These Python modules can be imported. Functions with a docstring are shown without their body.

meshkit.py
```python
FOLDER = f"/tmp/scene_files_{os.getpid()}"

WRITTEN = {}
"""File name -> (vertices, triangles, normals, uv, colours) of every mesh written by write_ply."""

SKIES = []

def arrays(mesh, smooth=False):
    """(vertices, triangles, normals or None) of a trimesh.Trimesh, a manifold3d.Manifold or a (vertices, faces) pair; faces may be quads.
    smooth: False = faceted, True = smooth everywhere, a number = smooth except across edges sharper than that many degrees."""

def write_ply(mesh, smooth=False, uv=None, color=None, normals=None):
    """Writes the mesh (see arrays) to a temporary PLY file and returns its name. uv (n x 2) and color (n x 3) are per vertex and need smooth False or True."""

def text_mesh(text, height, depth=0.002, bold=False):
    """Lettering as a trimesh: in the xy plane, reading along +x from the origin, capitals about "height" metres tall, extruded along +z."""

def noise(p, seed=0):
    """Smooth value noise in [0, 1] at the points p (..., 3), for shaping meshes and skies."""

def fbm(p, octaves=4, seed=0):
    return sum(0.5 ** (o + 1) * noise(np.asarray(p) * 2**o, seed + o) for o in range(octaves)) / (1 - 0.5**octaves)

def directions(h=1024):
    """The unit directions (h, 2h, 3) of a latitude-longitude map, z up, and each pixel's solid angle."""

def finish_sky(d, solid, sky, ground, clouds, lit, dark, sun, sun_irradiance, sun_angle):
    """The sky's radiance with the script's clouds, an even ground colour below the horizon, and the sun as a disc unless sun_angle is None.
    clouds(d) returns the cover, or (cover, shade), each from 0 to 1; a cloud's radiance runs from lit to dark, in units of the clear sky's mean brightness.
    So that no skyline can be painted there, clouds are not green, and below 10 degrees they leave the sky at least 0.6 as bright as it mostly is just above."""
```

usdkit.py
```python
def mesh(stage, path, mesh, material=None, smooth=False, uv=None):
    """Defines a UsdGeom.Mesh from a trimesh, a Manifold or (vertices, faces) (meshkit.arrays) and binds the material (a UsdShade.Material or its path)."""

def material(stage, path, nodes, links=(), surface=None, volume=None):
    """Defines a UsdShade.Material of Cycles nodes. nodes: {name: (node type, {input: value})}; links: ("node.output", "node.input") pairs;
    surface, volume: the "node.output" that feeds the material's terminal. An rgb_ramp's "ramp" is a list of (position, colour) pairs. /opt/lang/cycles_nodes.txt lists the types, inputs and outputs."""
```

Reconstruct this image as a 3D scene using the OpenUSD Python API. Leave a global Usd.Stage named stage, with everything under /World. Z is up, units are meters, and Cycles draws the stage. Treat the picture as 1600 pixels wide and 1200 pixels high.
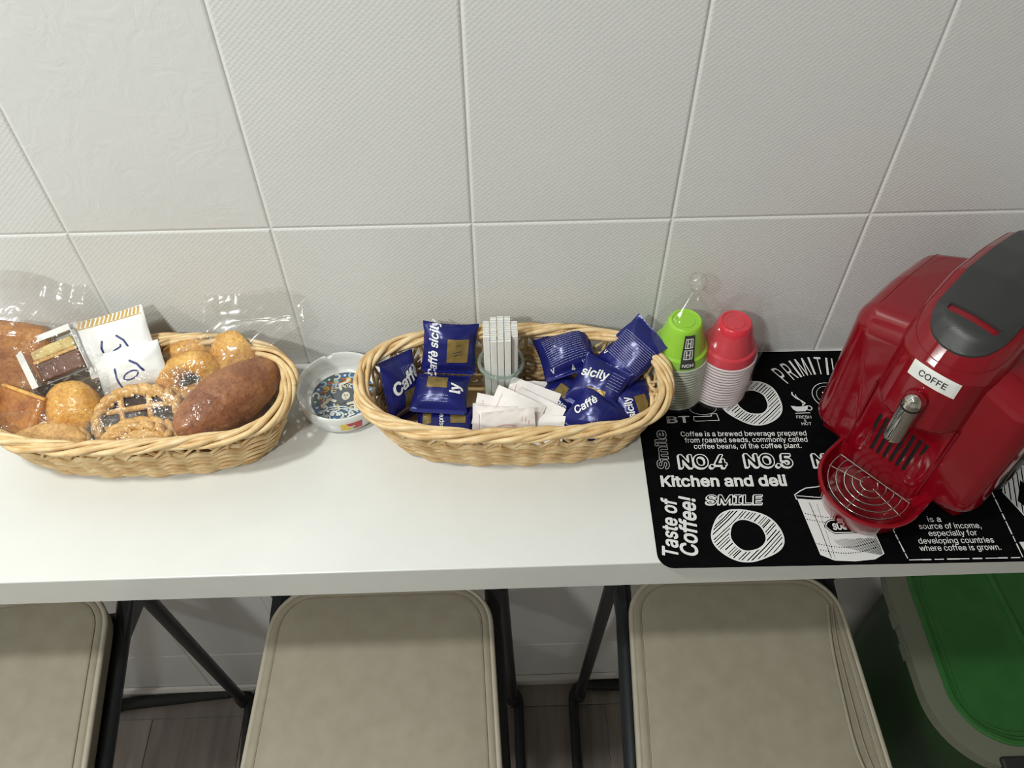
import math, glob
import numpy as np, trimesh, usdkit, meshkit
import manifold3d as m3
from shapely.geometry import Polygon, LineString, Point, box as sbox, MultiPolygon
from shapely.ops import unary_union
from shapely import affinity
from pxr import Usd, UsdGeom, UsdLux, UsdShade, Gf, Sdf

stage = Usd.Stage.CreateInMemory()
UsdGeom.SetStageUpAxis(stage, UsdGeom.Tokens.z)
UsdGeom.SetStageMetersPerUnit(stage, 1.0)
UsdGeom.Xform.Define(stage, '/World')
UsdGeom.Scope.Define(stage, '/World/Looks')
PI = math.pi
Z0 = 1.06            # height of the worktop above the floor; the numbers below are relative to the worktop

# ------------------------------------------------------------ camera, light, exposure
cam = UsdGeom.Camera.Define(stage, '/World/camera')
cam.CreateHorizontalApertureAttr(36.0); cam.CreateVerticalApertureAttr(27.0)
cam.CreateFocalLengthAttr(29.8831)
cam.CreateClippingRangeAttr(Gf.Vec2f(0.02, 50))
cam.CreateExposureAttr(0.54)
cam.AddTransformOp().Set(Gf.Matrix4d(0.999489, -0.031670, -0.004307, 0.000000, 0.027277, 0.774961, 0.631420, 0.000000, -0.016659, -0.631215, 0.775429, 0.000000, 0.421353, -0.659255, 1.820743, 1.000000))


def disk_light(name, x, y, z, r, power, color):
    l = UsdLux.DiskLight.Define(stage, '/World/' + name)
    l.CreateRadiusAttr(r); l.CreateIntensityAttr(power / (PI * r * r)); l.CreateColorAttr(Gf.Vec3f(*color))
    l.AddTranslateOp().Set(Gf.Vec3d(x, y, z))
    return l


CEIL = 2.62
disk_light('ceiling_downlight_light', -0.25, -0.55, CEIL - .01, 0.06, 3.3, (0.965, 1.0, 0.95))
disk_light('ceiling_downlight_light_001', -0.30, -1.38, CEIL - .01, 0.07, 4.4, (0.965, 1.0, 0.955))
disk_light('ceiling_downlight_light_002', -1.8, -1.2, CEIL - .01, 0.06, 3.5, (0.965, 1.0, 0.955))
dome = UsdLux.DomeLight.Define(stage, '/World/sky')
dome.CreateIntensityAttr(0.05); dome.CreateColorAttr(Gf.Vec3f(1, 0.97, 0.93))

# ------------------------------------------------------------ helpers: prims
used = {}
PLACE = {}


def numbered(path):
    k = used.get(path, 0); used[path] = k + 1
    return path if k == 0 else '%s_%03d' % (path, k)


SQUEEZE = {}         # things that lie in a basket: their soft outsides are pressed against its woven wall


def obj(name, mesh, mat, parent=None, smooth=False):
    base = str(parent.GetPath()) if parent is not None else '/World'
    top = '/'.join(base.split('/')[:3])
    if top in SQUEEZE: mesh = press_in(mesh, *SQUEEZE[top])
    return usdkit.mesh(stage, numbered(base + '/' + name), mesh, mat, smooth).GetPrim()


def tag(p, label=None, cat=None, group=None, kind=None):
    for k, v in (('label', label), ('category', cat), ('group', group), ('kind', kind)):
        if v: p.SetCustomDataByKey(k, v)
    return p


def mat4(R, t):
    return Gf.Matrix4d(*[float(x) for x in np.block([[np.asarray(R).T, np.zeros((3, 1))], [np.asarray(t)[None, :], np.ones((1, 1))]]).ravel()])


def thing(name, label, cat, loc=(0, 0, 0), R=None, group=None):
    x = UsdGeom.Xform.Define(stage, numbered('/World/' + name))
    loc = np.array([loc[0], loc[1], loc[2] + Z0], float)
    Rm = np.eye(3) if R is None else np.asarray(R)
    x.AddTransformOp().Set(mat4(Rm, loc))
    PLACE[str(x.GetPath())] = (Rm, loc - [0, 0, Z0])
    return tag(x.GetPrim(), label, cat, group)


def copy_of(first, label, loc, R=None, group=None):
    was = first.GetCustomData()
    name = first.GetName()
    o = thing(name, label or was['label'], was['category'], loc, R, group or was.get('group'))
    o.GetReferences().AddInternalReference(first.GetPath())
    o.SetInstanceable(True)
    return o


def rot(yaw=0, tilt=0, roll=0):
    y, t, r = np.radians([yaw, tilt, roll])
    rz = lambda a: np.array([[math.cos(a), -math.sin(a), 0], [math.sin(a), math.cos(a), 0], [0, 0, 1]])
    rx = np.array([[1, 0, 0], [0, math.cos(t), -math.sin(t)], [0, math.sin(t), math.cos(t)]])
    return rz(y) @ rx @ rz(r)


# ------------------------------------------------------------ helpers: meshes
cat = trimesh.util.concatenate


def tm(v, f):
    return trimesh.Trimesh(np.asarray(v, float), np.asarray(f), process=False)


def bx(x0, x1, y0, y1, z0, z1):
    m = trimesh.creation.box([x1 - x0, y1 - y0, z1 - z0]); m.apply_translation([(x0 + x1) / 2, (y0 + y1) / 2, (z0 + z1) / 2])
    return m


def hull(points):
    return trimesh.convex.convex_hull(np.asarray(points, float))


_ico = trimesh.creation.icosphere(2, 1.0).vertices
_ico3 = trimesh.creation.icosphere(3, 1.0).vertices


def balls(centres, r, s=_ico):
    c = np.atleast_2d(centres); rr = np.broadcast_to(np.asarray(r, float).reshape(-1, 1) if np.ndim(r) else np.full((len(c), 1), r), (len(c), 1))
    return hull(np.vstack([s * q + p for p, q in zip(c, rr)]))


def rbox(x0, x1, y0, y1, z0, z1, r):
    c = [(x, y, z) for x in (x0 + r, x1 - r) for y in (y0 + r, y1 - r) for z in (z0 + r, z1 - r)]
    return balls(c, r, trimesh.creation.icosphere(2, 1.0).vertices)


def tube(path, r, n=8, closed=False):
    p = np.asarray(path, float); k = len(p)
    rr = np.broadcast_to(np.asarray(r, float), (k,))
    if closed: t = np.roll(p, -1, 0) - np.roll(p, 1, 0)
    else: t = np.gradient(p, axis=0)
    t /= np.linalg.norm(t, axis=1, keepdims=True) + 1e-12
    a = np.array([0, 0, 1.0]) if abs(t[0][2]) < .9 else np.array([1.0, 0, 0])
    nn = a - t[0] * (a @ t[0]); nn /= np.linalg.norm(nn); N = []
    for i in range(k):
        nn = nn - t[i] * (nn @ t[i]); nn /= np.linalg.norm(nn) + 1e-12; N.append(nn)
    N = np.array(N); B = np.cross(t, N)
    ang = np.arange(n) * 2 * PI / n
    v = (p[:, None] + rr[:, None, None] * (np.cos(ang)[None, :, None] * N[:, None] + np.sin(ang)[None, :, None] * B[:, None])).reshape(-1, 3)
    f = []
    for i in range(k if closed else k - 1):
        j = (i + 1) % k
        for q in range(n):
            w = (q + 1) % n
            f += [(i * n + q, j * n + q, j * n + w), (i * n + q, j * n + w, i * n + w)]
    if not closed:
        v = np.vstack([v, p[0], p[-1]])
        for q in range(n):
            w = (q + 1) % n
            f += [(k * n, w, q) if False else (k * n, w, q), (k * n + 1, (k - 1) * n + q, (k - 1) * n + w)]
    m = tm(v, f)
    if m.volume < 0: m.invert()
    return m


def smooth_path(pts, n=8, closed=False):
    """Catmull-Rom through pts."""
    p = np.asarray(pts, float); out = []
    k = len(p)
    for i in range(k if closed else k - 1):
        if closed: a, b, c, d = p[(i - 1) % k], p[i], p[(i + 1) % k], p[(i + 2) % k]
        else: a, b, c, d = p[max(i - 1, 0)], p[i], p[i + 1], p[min(i + 2, k - 1)]
        for s in np.arange(n) / n:
            out.append(.5 * (2 * b + (c - a) * s + (2 * a - 5 * b + 4 * c - d) * s * s + (3 * b - a - 3 * c + d) * s ** 3))
    if not closed: out.append(p[-1])
    return np.array(out)


def lathe(profile, n=48, wob=None):
    p = np.asarray(profile, float); k = len(p)
    a = np.arange(n) * 2 * PI / n
    v = np.stack([p[:, None, 0] * np.cos(a), p[:, None, 0] * np.sin(a), np.broadcast_to(p[:, None, 1], (k, n))], -1).reshape(-1, 3)
    f = []
    for i in range(k - 1):
        for q in range(n):
            w = (q + 1) % n
            f += [(i * n + q, i * n + w, (i + 1) * n + w), (i * n + q, (i + 1) * n + w, (i + 1) * n + q)]
    m = tm(v, f)
    m.merge_vertices(); m.update_faces(m.nondegenerate_faces()); m.remove_unreferenced_vertices()
    return m


def polys(g):
    if g.is_empty: return []
    return [q for q in getattr(g, 'geoms', [g]) if q.geom_type == 'Polygon' and q.area > 1e-9]


def extrude(g, d, z=0.0):
    m = cat([trimesh.creation.extrude_polygon(q, d, engine='earcut') for q in polys(g)])
    m.apply_translation([0, 0, z])
    return m


def flat(g):
    vs, fs, n = [], [], 0
    for q in polys(g):
        v, f = trimesh.creation.triangulate_polygon(q, engine='earcut')
        vs.append(np.c_[v, np.zeros(len(v))]); fs.append(f + n); n += len(v)
    return tm(np.vstack(vs), np.vstack(fs))


def fine(m, edge):
    v, f = trimesh.remesh.subdivide_to_size(m.vertices, m.faces, edge, max_iter=8)
    return tm(v, f)


def moved(m, R=None, t=(0, 0, 0)):
    m = m.copy(); v = m.vertices if R is None else m.vertices @ np.asarray(R).T
    m.vertices = v + np.asarray(t); return m


_glyphs = {}
_font = None


def lettering(text, height, bold=0, shear=0.0):
    """Lettering as a flat outline, baseline at y=0, starting at x=0, capitals HEIGHT tall."""
    global _font
    from PIL import Image, ImageDraw, ImageFont
    if _font is None:
        _font = ImageFont.truetype(glob.glob('/opt/blender-*/*/datafiles/fonts/Inter.woff2')[0], 96)
    x0, y0, x1, y1 = _font.getbbox(text, anchor='ls', stroke_width=bold)
    im = Image.new('L', (x1 - x0 + 8, y1 - y0 + 8))
    ImageDraw.Draw(im).text((4 - x0, 4 - y0), text, 255, _font, anchor='ls', stroke_width=bold)
    on = np.pad(np.asarray(im) > 127, ((0, 0), (1, 1))).astype(np.int8)
    rows, st = np.nonzero(np.diff(on, axis=1) == 1); en = np.nonzero(np.diff(on, axis=1) == -1)[1]
    g = unary_union([sbox(a, -r - 1.01, b, -r + .01) for r, a, b in zip(rows, st, en)]).buffer(.6).buffer(-.6).simplify(.7)
    s = height / 70.0
    g = affinity.affine_transform(g, [s, 0, 0, s, 0, (4 - y0) * s])
    g = affinity.translate(g, -g.bounds[0], 0)
    return affinity.affine_transform(g, [1, shear, 0, 1, 0, 0]) if shear else g


def fit(g, p0, p1, height=None):
    """Stretch the lettering so that its baseline runs from p0 to p1."""
    b = g.bounds; L = math.hypot(p1[0] - p0[0], p1[1] - p0[1]); sx = L / (b[2] - b[0]); sy = sx if height is None else height
    g = affinity.affine_transform(g, [sx, 0, 0, sy, -b[0] * sx, 0])
    return affinity.translate(affinity.rotate(g, math.degrees(math.atan2(p1[1] - p0[1], p1[0] - p0[0])), origin=(0, 0)), p0[0], p0[1])


def stroke(pts, w):
    return LineString(pts).buffer(w / 2, quad_segs=4)


def blob(sub, scale, amp, freq, seed, oct=3):
    m = trimesh.creation.icosphere(sub, 1.0)
    n = meshkit.fbm(m.vertices * freq + 10 + seed * 3.7, oct, seed) - .5
    m.vertices = m.vertices * (1 + amp * n)[:, None] * np.asarray(scale)
    return m


# ------------------------------------------------------------ helpers: materials
def P(name, color, rough=.5, metal=0, **kw):
    return usdkit.material(stage, '/World/Looks/' + name, {'p': ('principled_bsdf', dict(base_color=color, roughness=rough, metallic=metal, **kw))}, surface='p.BSDF')


def PN(name, c0, c1, scale, rough=.5, bump=0.0, dist=.002, detail=3, lo=.35, hi=.65, stretch=(1, 1, 1), bscale=None, **kw):
    """Principled with a two-colour noise and a fine bump, in object space."""
    nodes = {'t': ('texture_coordinate', {}), 'mp': ('mapping', {'scale': stretch}),
             'n': ('noise_texture', {'scale': scale, 'detail': detail}), 'r': ('rgb_ramp', {'ramp': [(lo, c0), (hi, c1)]}),
             'p': ('principled_bsdf', dict(roughness=rough, **kw))}
    links = [('t.object', 'mp.vector'), ('mp.vector', 'n.vector'), ('n.fac', 'r.fac'), ('r.color', 'p.base_color')]
    if bump:
        nodes['n2'] = ('noise_texture', {'scale': bscale or scale * 3, 'detail': 4}); nodes['b'] = ('bump', {'strength': bump, 'distance': dist})
        links += [('mp.vector', 'n2.vector'), ('n2.fac', 'b.height'), ('b.normal', 'p.normal')]
    return usdkit.material(stage, '/World/Looks/' + name, nodes, links, surface='p.BSDF')


def film(name, tint=(1, 1, 1), gloss=.06, milky=.06, bump=.5, scale=60, rough=.08):
    """Thin clear plastic: mostly see-through, with a glossy skin and a trace of haze."""
    return usdkit.material(stage, '/World/Looks/' + name, {
        'tr': ('transparent_bsdf', {'color': tint}), 'gl': ('glossy_bsdf', {'color': (1, 1, 1), 'roughness': rough}), 'df': ('diffuse_bsdf', {'color': (.9, .88, .86)}),
        'tc': ('texture_coordinate', {}), 'n': ('noise_texture', {'scale': scale, 'detail': 3, 'distortion': .6}), 'b': ('bump', {'strength': bump, 'distance': .004}),
        'lw': ('layer_weight', {'blend': .12}), 'mr': ('map_range', {'from_min': 0, 'from_max': 1, 'to_min': gloss, 'to_max': .34}),
        'm1': ('mix_closure', {'fac': milky}), 'm2': ('mix_closure', {})},
        [('tc.object', 'n.vector'), ('n.fac', 'b.height'), ('b.normal', 'gl.normal'), ('b.normal', 'lw.normal'), ('lw.facing', 'mr.value'), ('tr.BSDF', 'm1.closure1'), ('df.BSDF', 'm1.closure2'),
         ('mr.result', 'm2.fac'), ('m1.closure', 'm2.closure1'), ('gl.BSDF', 'm2.closure2')], surface='m2.closure')


def tile_look(name, dimples):
    c = (.755, .755, .745)
    nodes = {'g': ('geometry', {}), 's': ('separate_xyz', {}), 'c': ('combine_xyz', {}), 'mp': ('mapping', {'rotation': (0, 0, .72), 'scale': (1, 1.25, 1)}),
             'nz': ('noise_texture', {'scale': 9, 'detail': 2}), 'r': ('rgb_ramp', {'ramp': [(.3, tuple(x * .97 for x in c)), (.7, c)]}), 'p': ('principled_bsdf', {'roughness': .33})}
    links = [('g.position', 's.vector'), ('s.x', 'c.x'), ('s.z', 'c.y'), ('c.vector', 'mp.vector'), ('g.position', 'nz.vector'), ('nz.fac', 'r.fac'), ('r.color', 'p.base_color'), ('b.normal', 'p.normal')]
    if dimples:
        nodes['v'] = ('voronoi_texture', {'dimensions': '2D', 'randomness': 0.12, 'scale': 235, 'feature': 'f1'})
        nodes['b'] = ('bump', {'strength': .30, 'distance': .0010})
        links += [('mp.vector', 'v.vector'), ('v.distance', 'b.height')]
    else:
        nodes['v'] = ('noise_texture', {'scale': 26, 'detail': 3, 'distortion': 3.2})
        nodes['b'] = ('bump', {'strength': .22, 'distance': .0022})
        links += [('g.position', 'v.vector'), ('v.fac', 'b.height')]
    return usdkit.material(stage, '/World/Looks/' + name, nodes, links, surface='p.BSDF')


M = dict(
    tile=tile_look('dimpled_tile', True), tile_plain=tile_look('relief_tile', False),
    grout=P('grout', (.80, .79, .77), .6), plaster=P('white_plaster', (.78, .76, .73), .8), ceiling=P('ceiling_paint', (.82, .81, .79), .85),
    worktop=PN('white_worktop', (.69, .69, .668), (.705, .705, .683), 30, .28, .03, .0005),
    wood=PN('floor_laminate', (.20, .165, .145), (.29, .245, .215), 9, .38, .08, .001, stretch=(5, .5, 1)),
    wood2=PN('floor_laminate_dark', (.17, .14, .125), (.25, .21, .185), 9, .38, .08, .001, stretch=(5, .5, 1)),
    trim=P('white_trim', (.66, .63, .60), .5),
    wicker=PN('peeled_willow', (.58, .36, .15), (.80, .58, .31), 60, .5, .15, .0006, detail=4, stretch=(1, 1, 1)),
    wicker2=PN('pale_willow', (.66, .45, .21), (.84, .65, .38), 50, .48, .15, .0006, detail=4),
    black_metal=P('black_metal', (.012, .013, .016), .42), black_rubber=P('black_rubber', (.012, .012, .012), .75),
    seat=PN('beige_leatherette', (.275, .243, .180), (.305, .272, .205), 40, .55, .12, .0006, bscale=420),
    seat_edge=PN('beige_piping', (.36, .32, .25), (.40, .355, .285), 40, .5, .1, .0005, bscale=400),
    thread=P('beige_thread', (.27, .215, .155), .8),
    ceramic=P('white_ceramic', (.74, .755, .74), .12, coat_weight=.6, coat_roughness=.05),
    navy=PN('navy_foil', (.009, .012, .115), (.014, .019, .18), 18, .26, .25, .002, bscale=55, metallic=.15),
    gold=PN('gold_print', (.22, .15, .045), (.32, .225, .075), 90, .32, metallic=.4),
    white_ink=P('white_ink', (.80, .80, .80), .5), pale_ink=P('pale_ink', (.34, .36, .54), .5), red_ink=P('red_ink', (.60, .14, .14), .6), pink_ink=P('pink_ink', (.72, .42, .42), .6),
    blue_pen=P('blue_pen', (.02, .03, .16), .5), black_ink=P('black_ink', (.03, .03, .035), .6),
    paper=PN('white_paper', (.76, .755, .745), (.82, .815, .80), 60, .7, .25, .0012, bscale=70),
    sugar_paper=PN('sugar_paper', (.80, .745, .73), (.85, .80, .785), 60, .7, .25, .0012, bscale=70),
    stick_paper=PN('stirrer_paper', (.82, .815, .79), (.87, .865, .84), 90, .75, .1, .0006),
    mat_black=PN('black_placemat', (.0020, .0020, .0022), (.0030, .0030, .0033), 90, .6, .06, .0003, bscale=700, specular_ior_level=.045),
    mat_white=P('placemat_print', (.70, .70, .70), .5), mat_grey=P('placemat_grey_print', (.33, .33, .33), .5),
    red=P('red_lacquer', (.215, .002, .008), .13, coat_weight=.3, coat_roughness=.06), red_in=P('red_plastic', (.18, .003, .008), .2),
    slot=P('slot_black', (.006, .004, .004), .7), lid_black=P('charcoal_plastic', (.035, .036, .037), .42), chrome=P('chrome', (.62, .60, .56), .10, 1.0),
    tank=P('smoked_plastic', (.03, .022, .02), .12), foot=P('dark_foot', (.02, .018, .018), .5),
    red_cup=P('red_cup_plastic', (.74, .035, .06), .3, subsurface_weight=.15, subsurface_scale=.004), green_cup=P('lime_cup_plastic', (.36, .72, .035), .3, subsurface_weight=.15, subsurface_scale=.004),
    cup_rim=P('white_cup_rim', (.74, .66, .68), .3), cup_rim_green=P('pale_cup_rim', (.52, .55, .47), .3),
    label_black=P('black_label', (.012, .012, .012), .35), label_white=P('white_label', (.80, .80, .77), .45),
    glass=film('jar_glass', (.965, .985, .975), .05, .012, .05, 20, .02),
    film=film('clear_film', (.985, .98, .975), .016, .014, .6, 75, .09), film_soft=film('hazy_film', (.98, .97, .965), .03, .045, .4, 40, .12), film_bag=film('bag_film', (.98, .975, .97), .015, .022, .25, 22, .14),
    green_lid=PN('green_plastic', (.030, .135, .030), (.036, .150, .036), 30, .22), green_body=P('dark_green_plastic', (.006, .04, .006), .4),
    grey_rim=P('grey_green_plastic', (.17, .18, .13), .4), dark_clip=P('dark_clip', (.02, .02, .02), .5),
    yellow=P('flag_yellow', (.74, .56, .04), .2), flag_red=P('flag_red', (.50, .03, .06), .2),
)
BREAD = {}
for nm, a, b in (('golden', (.55, .24, .035), (.84, .50, .13)), ('brown', (.22, .072, .030), (.42, .18, .072)), ('amber', (.34, .115, .022), (.62, .30, .075)), ('biscuit', (.56, .30, .085), (.78, .49, .19)), ('loaf', (.30, .095, .020), (.55, .24, .055)), ('crumb', (.58, .34, .11), (.76, .52, .22))):
    BREAD[nm] = usdkit.material(stage, '/World/Looks/' + nm + '_crust', {
        't': ('texture_coordinate', {}), 'n': ('noise_texture', {'scale': 34, 'detail': 4, 'roughness': .6}), 'r': ('rgb_ramp', {'ramp': [(.36, a), (.66, b)]}),
        'f': ('noise_texture', {'scale': 330, 'detail': 3}), 'fr': ('rgb_ramp', {'ramp': [(.40, (.74, .66, .6)), (.55, (1, 1, 1))]}), 'mu': ('mix', {'mix_type': 'multiply', 'fac': .8}),
        'ad': ('math', {'math_type': 'multiply_add', 'value2': .35}), 'g': ('noise_texture', {'scale': 90, 'detail': 4, 'roughness': .65}), 'b': ('bump', {'strength': .55, 'distance': .003}), 'p': ('principled_bsdf', {'roughness': .5, 'specular_ior_level': .35})},
        [('t.object', 'n.vector'), ('t.object', 'f.vector'), ('t.object', 'g.vector'), ('n.fac', 'r.fac'), ('f.fac', 'fr.fac'), ('r.color', 'mu.color1'), ('fr.color', 'mu.color2'), ('mu.color', 'p.base_color'),
         ('f.fac', 'ad.value1'), ('g.fac', 'ad.value3'), ('ad.value', 'b.height'), ('b.normal', 'p.normal')], surface='p.BSDF')
M['bead'] = P('green_tinted_glass', (.62, .75, .70), .03, transmission_weight=.85, ior=1.45)
M['jam'] = P('dark_jam', (.035, .014, .008), .55, specular_ior_level=.2)
M['choc'] = PN('chocolate_cream', (.10, .035, .02), (.17, .07, .04), 60, .5, .4, .003)
M['sponge'] = PN('yellow_sponge', (.56, .42, .16), (.70, .56, .26), 120, .8, .4, .002)
M['stripe'] = P('gold_stripe', (.56, .36, .10), .45)

# ------------------------------------------------------------ the room
def struct(name, label=None):
    x = UsdGeom.Xform.Define(stage, numbered('/World/' + name)); x.AddTranslateOp().Set(Gf.Vec3d(0, 0, Z0))
    return tag(x.GetPrim(), label, None, None, 'structure')


TW, TH, J = .2, .357, .0016
joints = [-1.06, -.866, -.509, -.152, .205, .562, .919, 1.276]
wall = struct('wall_back', 'white wall of large embossed tiles behind the worktop')
obj('grout', bx(-1.2, 1.8, .0013, .010, -1.06, 1.276), M['grout'], wall)
obj('plaster', cat([bx(-2.6, 2.6, .010, .09, -1.06, CEIL - Z0), bx(-2.6, -1.2, 0, .010, -1.06, CEIL - Z0), bx(1.8, 2.6, 0, .010, -1.06, CEIL - Z0), bx(-1.2, 1.8, 0, .010, 1.276, CEIL - Z0)]), M['plaster'], wall)
for k in range(-6, 9):
    for a, b in zip(joints[:-1], joints[1:]):
        x0, x1, z0, z1 = k * TW + J / 2, (k + 1) * TW - J / 2, a + J / 2, b - J / 2
        c = .0016
        ring = lambda i, y: [(x0 + i, y, z0 + i), (x1 - i, y, z0 + i), (x1 - i, y, z1 - i), (x0 + i, y, z1 - i)]
        v = ring(0, .0020) + ring(0, .0009) + ring(c * .7, .0003) + ring(c * 1.5, 0)
        f = []
        for r in range(3):
            for q in range(4):
                w = (q + 1) % 4; f.append((r * 4 + q, r * 4 + w, r * 4 + 4 + w, r * 4 + 4 + q))
        f.append((12, 13, 14, 15))
        obj('tile', (np.array(v), np.array(f)), M['tile_plain'] if (k == 0 and a == .205) else M['tile'], wall)

floor = struct('floor', 'brown wood-look plank floor')
obj('underlay', bx(-2.6, 2.6, -3.6, .09, -1.12, -1.063), M['grout'], floor)
FT_ = -1.06
PW = .19


def plank(x0, x1, y0, y1, mt):
    c = .0012
    ring = lambda i, z: [(x0 + i, y0 + i, z), (x1 - i, y0 + i, z), (x1 - i, y1 - i, z), (x0 + i, y1 - i, z)]
    v = ring(.0005, FT_ - .0035) + ring(.0005, FT_ - .0012) + ring(.0005 + c, FT_)
    f = [(r * 4 + q, r * 4 + (q + 1) % 4, r * 4 + 4 + (q + 1) % 4, r * 4 + 4 + q) for r in range(2) for q in range(4)] + [(8, 9, 10, 11)]
    obj('plank', (np.array(v), np.array(f)), mt, floor)


for k in range(-13, 14):
    x0 = k * PW + .06
    for j, (y0, y1) in enumerate(((-1.25, -.055), (-2.45, -1.25), (-3.6, -2.45))):
        plank(x0, x0 + PW, y0, y1, M['wood'] if (k + j) % 2 else M['wood2'])
for k in range(4): plank(-2.6 + k * 1.3, -1.3 + k * 1.3, -.055, .0, M['wood2'] if k % 2 else M['wood'])
o = struct('baseboard_back', 'low pale skirting at the foot of the tiled wall')
obj('skirting', hull([(x, y, z) for x in (-2.6, 2.6) for y, z in ((-.001, -1.06), (-.010, -1.06), (-.010, -1.035), (-.006, -1.028), (-.001, -1.026))]), M['trim'], o)
for nm, b in (('wall_left', (-2.7, -2.6, -3.6, .09)), ('wall_right', (2.6, 2.7, -3.6, .09)), ('wall_front', (-2.6, 2.6, -3.7, -3.6))):
    o = struct(nm); obj('plaster', bx(*b, -1.06, CEIL - Z0), M['plaster'], o)
o = struct('ceiling'); obj('ceiling_panel', bx(-2.7, 2.7, -3.7, .09, CEIL - Z0, CEIL - Z0 + .08), M['ceiling'], o)

# ------------------------------------------------------------ the worktop
DEP, THK = .2719, .0482
t = thing('worktop', 'long white shelf worktop running along the tiled wall', 'worktop', (.35, -DEP / 2, -THK))
r = .0014
prof = [(-DEP / 2 + r, 0), (DEP / 2 - .0005, 0), (DEP / 2 - .0005, THK), (-DEP / 2 + r, THK), (-DEP / 2 + r * .3, THK - r * .3), (-DEP / 2, THK - r), (-DEP / 2, r), (-DEP / 2 + r * .3, r * .3)]
obj('shelf_board', hull([(x, y, z) for x in (-1.9, 1.9) for y, z in prof]), M['worktop'], t)


# ------------------------------------------------------------ folding bar stools under the worktop
SZ = -.28


def rrect(w, d, r, q=10):
    return sbox(-w / 2 + r, -d / 2 + r, w / 2 - r, d / 2 - r).buffer(r, quad_segs=q)


def loft(g, levels):
    """Stack of insets of a convex outline: levels = [(inset, z)] from the bottom up; closed."""
    rings = []
    n = 96
    for d, z in levels:
        b = g.buffer(-d, quad_segs=12) if d > 0 else g
        b = polys(b)[0].exterior
        c = np.array(g.centroid.coords[0])
        # sample along the same parameter for every ring, starting at +x
        P0 = np.array(b.coords)[:-1]
        if Polygon(P0).exterior.is_ccw is False: P0 = P0[::-1]
        ln = LineString(np.vstack([P0, P0[:1]]))
        s0 = ln.project(Point(c[0] + 10, c[1]))
        pts = [ln.interpolate((s0 + i / n * ln.length) % ln.length).coords[0] for i in range(n)]
        rings.append(np.c_[np.array(pts), np.full(n, z)])
    k = len(rings); v = np.vstack(rings); f = []
    for i in range(k - 1):
        for q in range(n):
            w = (q + 1) % n
            f += [(i * n + q, i * n + w, (i + 1) * n + w), (i * n + q, (i + 1) * n + w, (i + 1) * n + q)]
    v = np.vstack([v, rings[0].mean(0), rings[-1].mean(0)])
    for q in range(n):
        w = (q + 1) % n
        f += [(k * n, w, q), (k * n + 1, (k - 1) * n + q, (k - 1) * n + w)]
    return tm(v, f)


def outline_path(g, inset, z, n=140):
    b = polys(g.buffer(-inset, quad_segs=12))[0].exterior
    return np.array([(*b.interpolate(i / n, normalized=True).coords[0], z) for i in range(n)])


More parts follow.
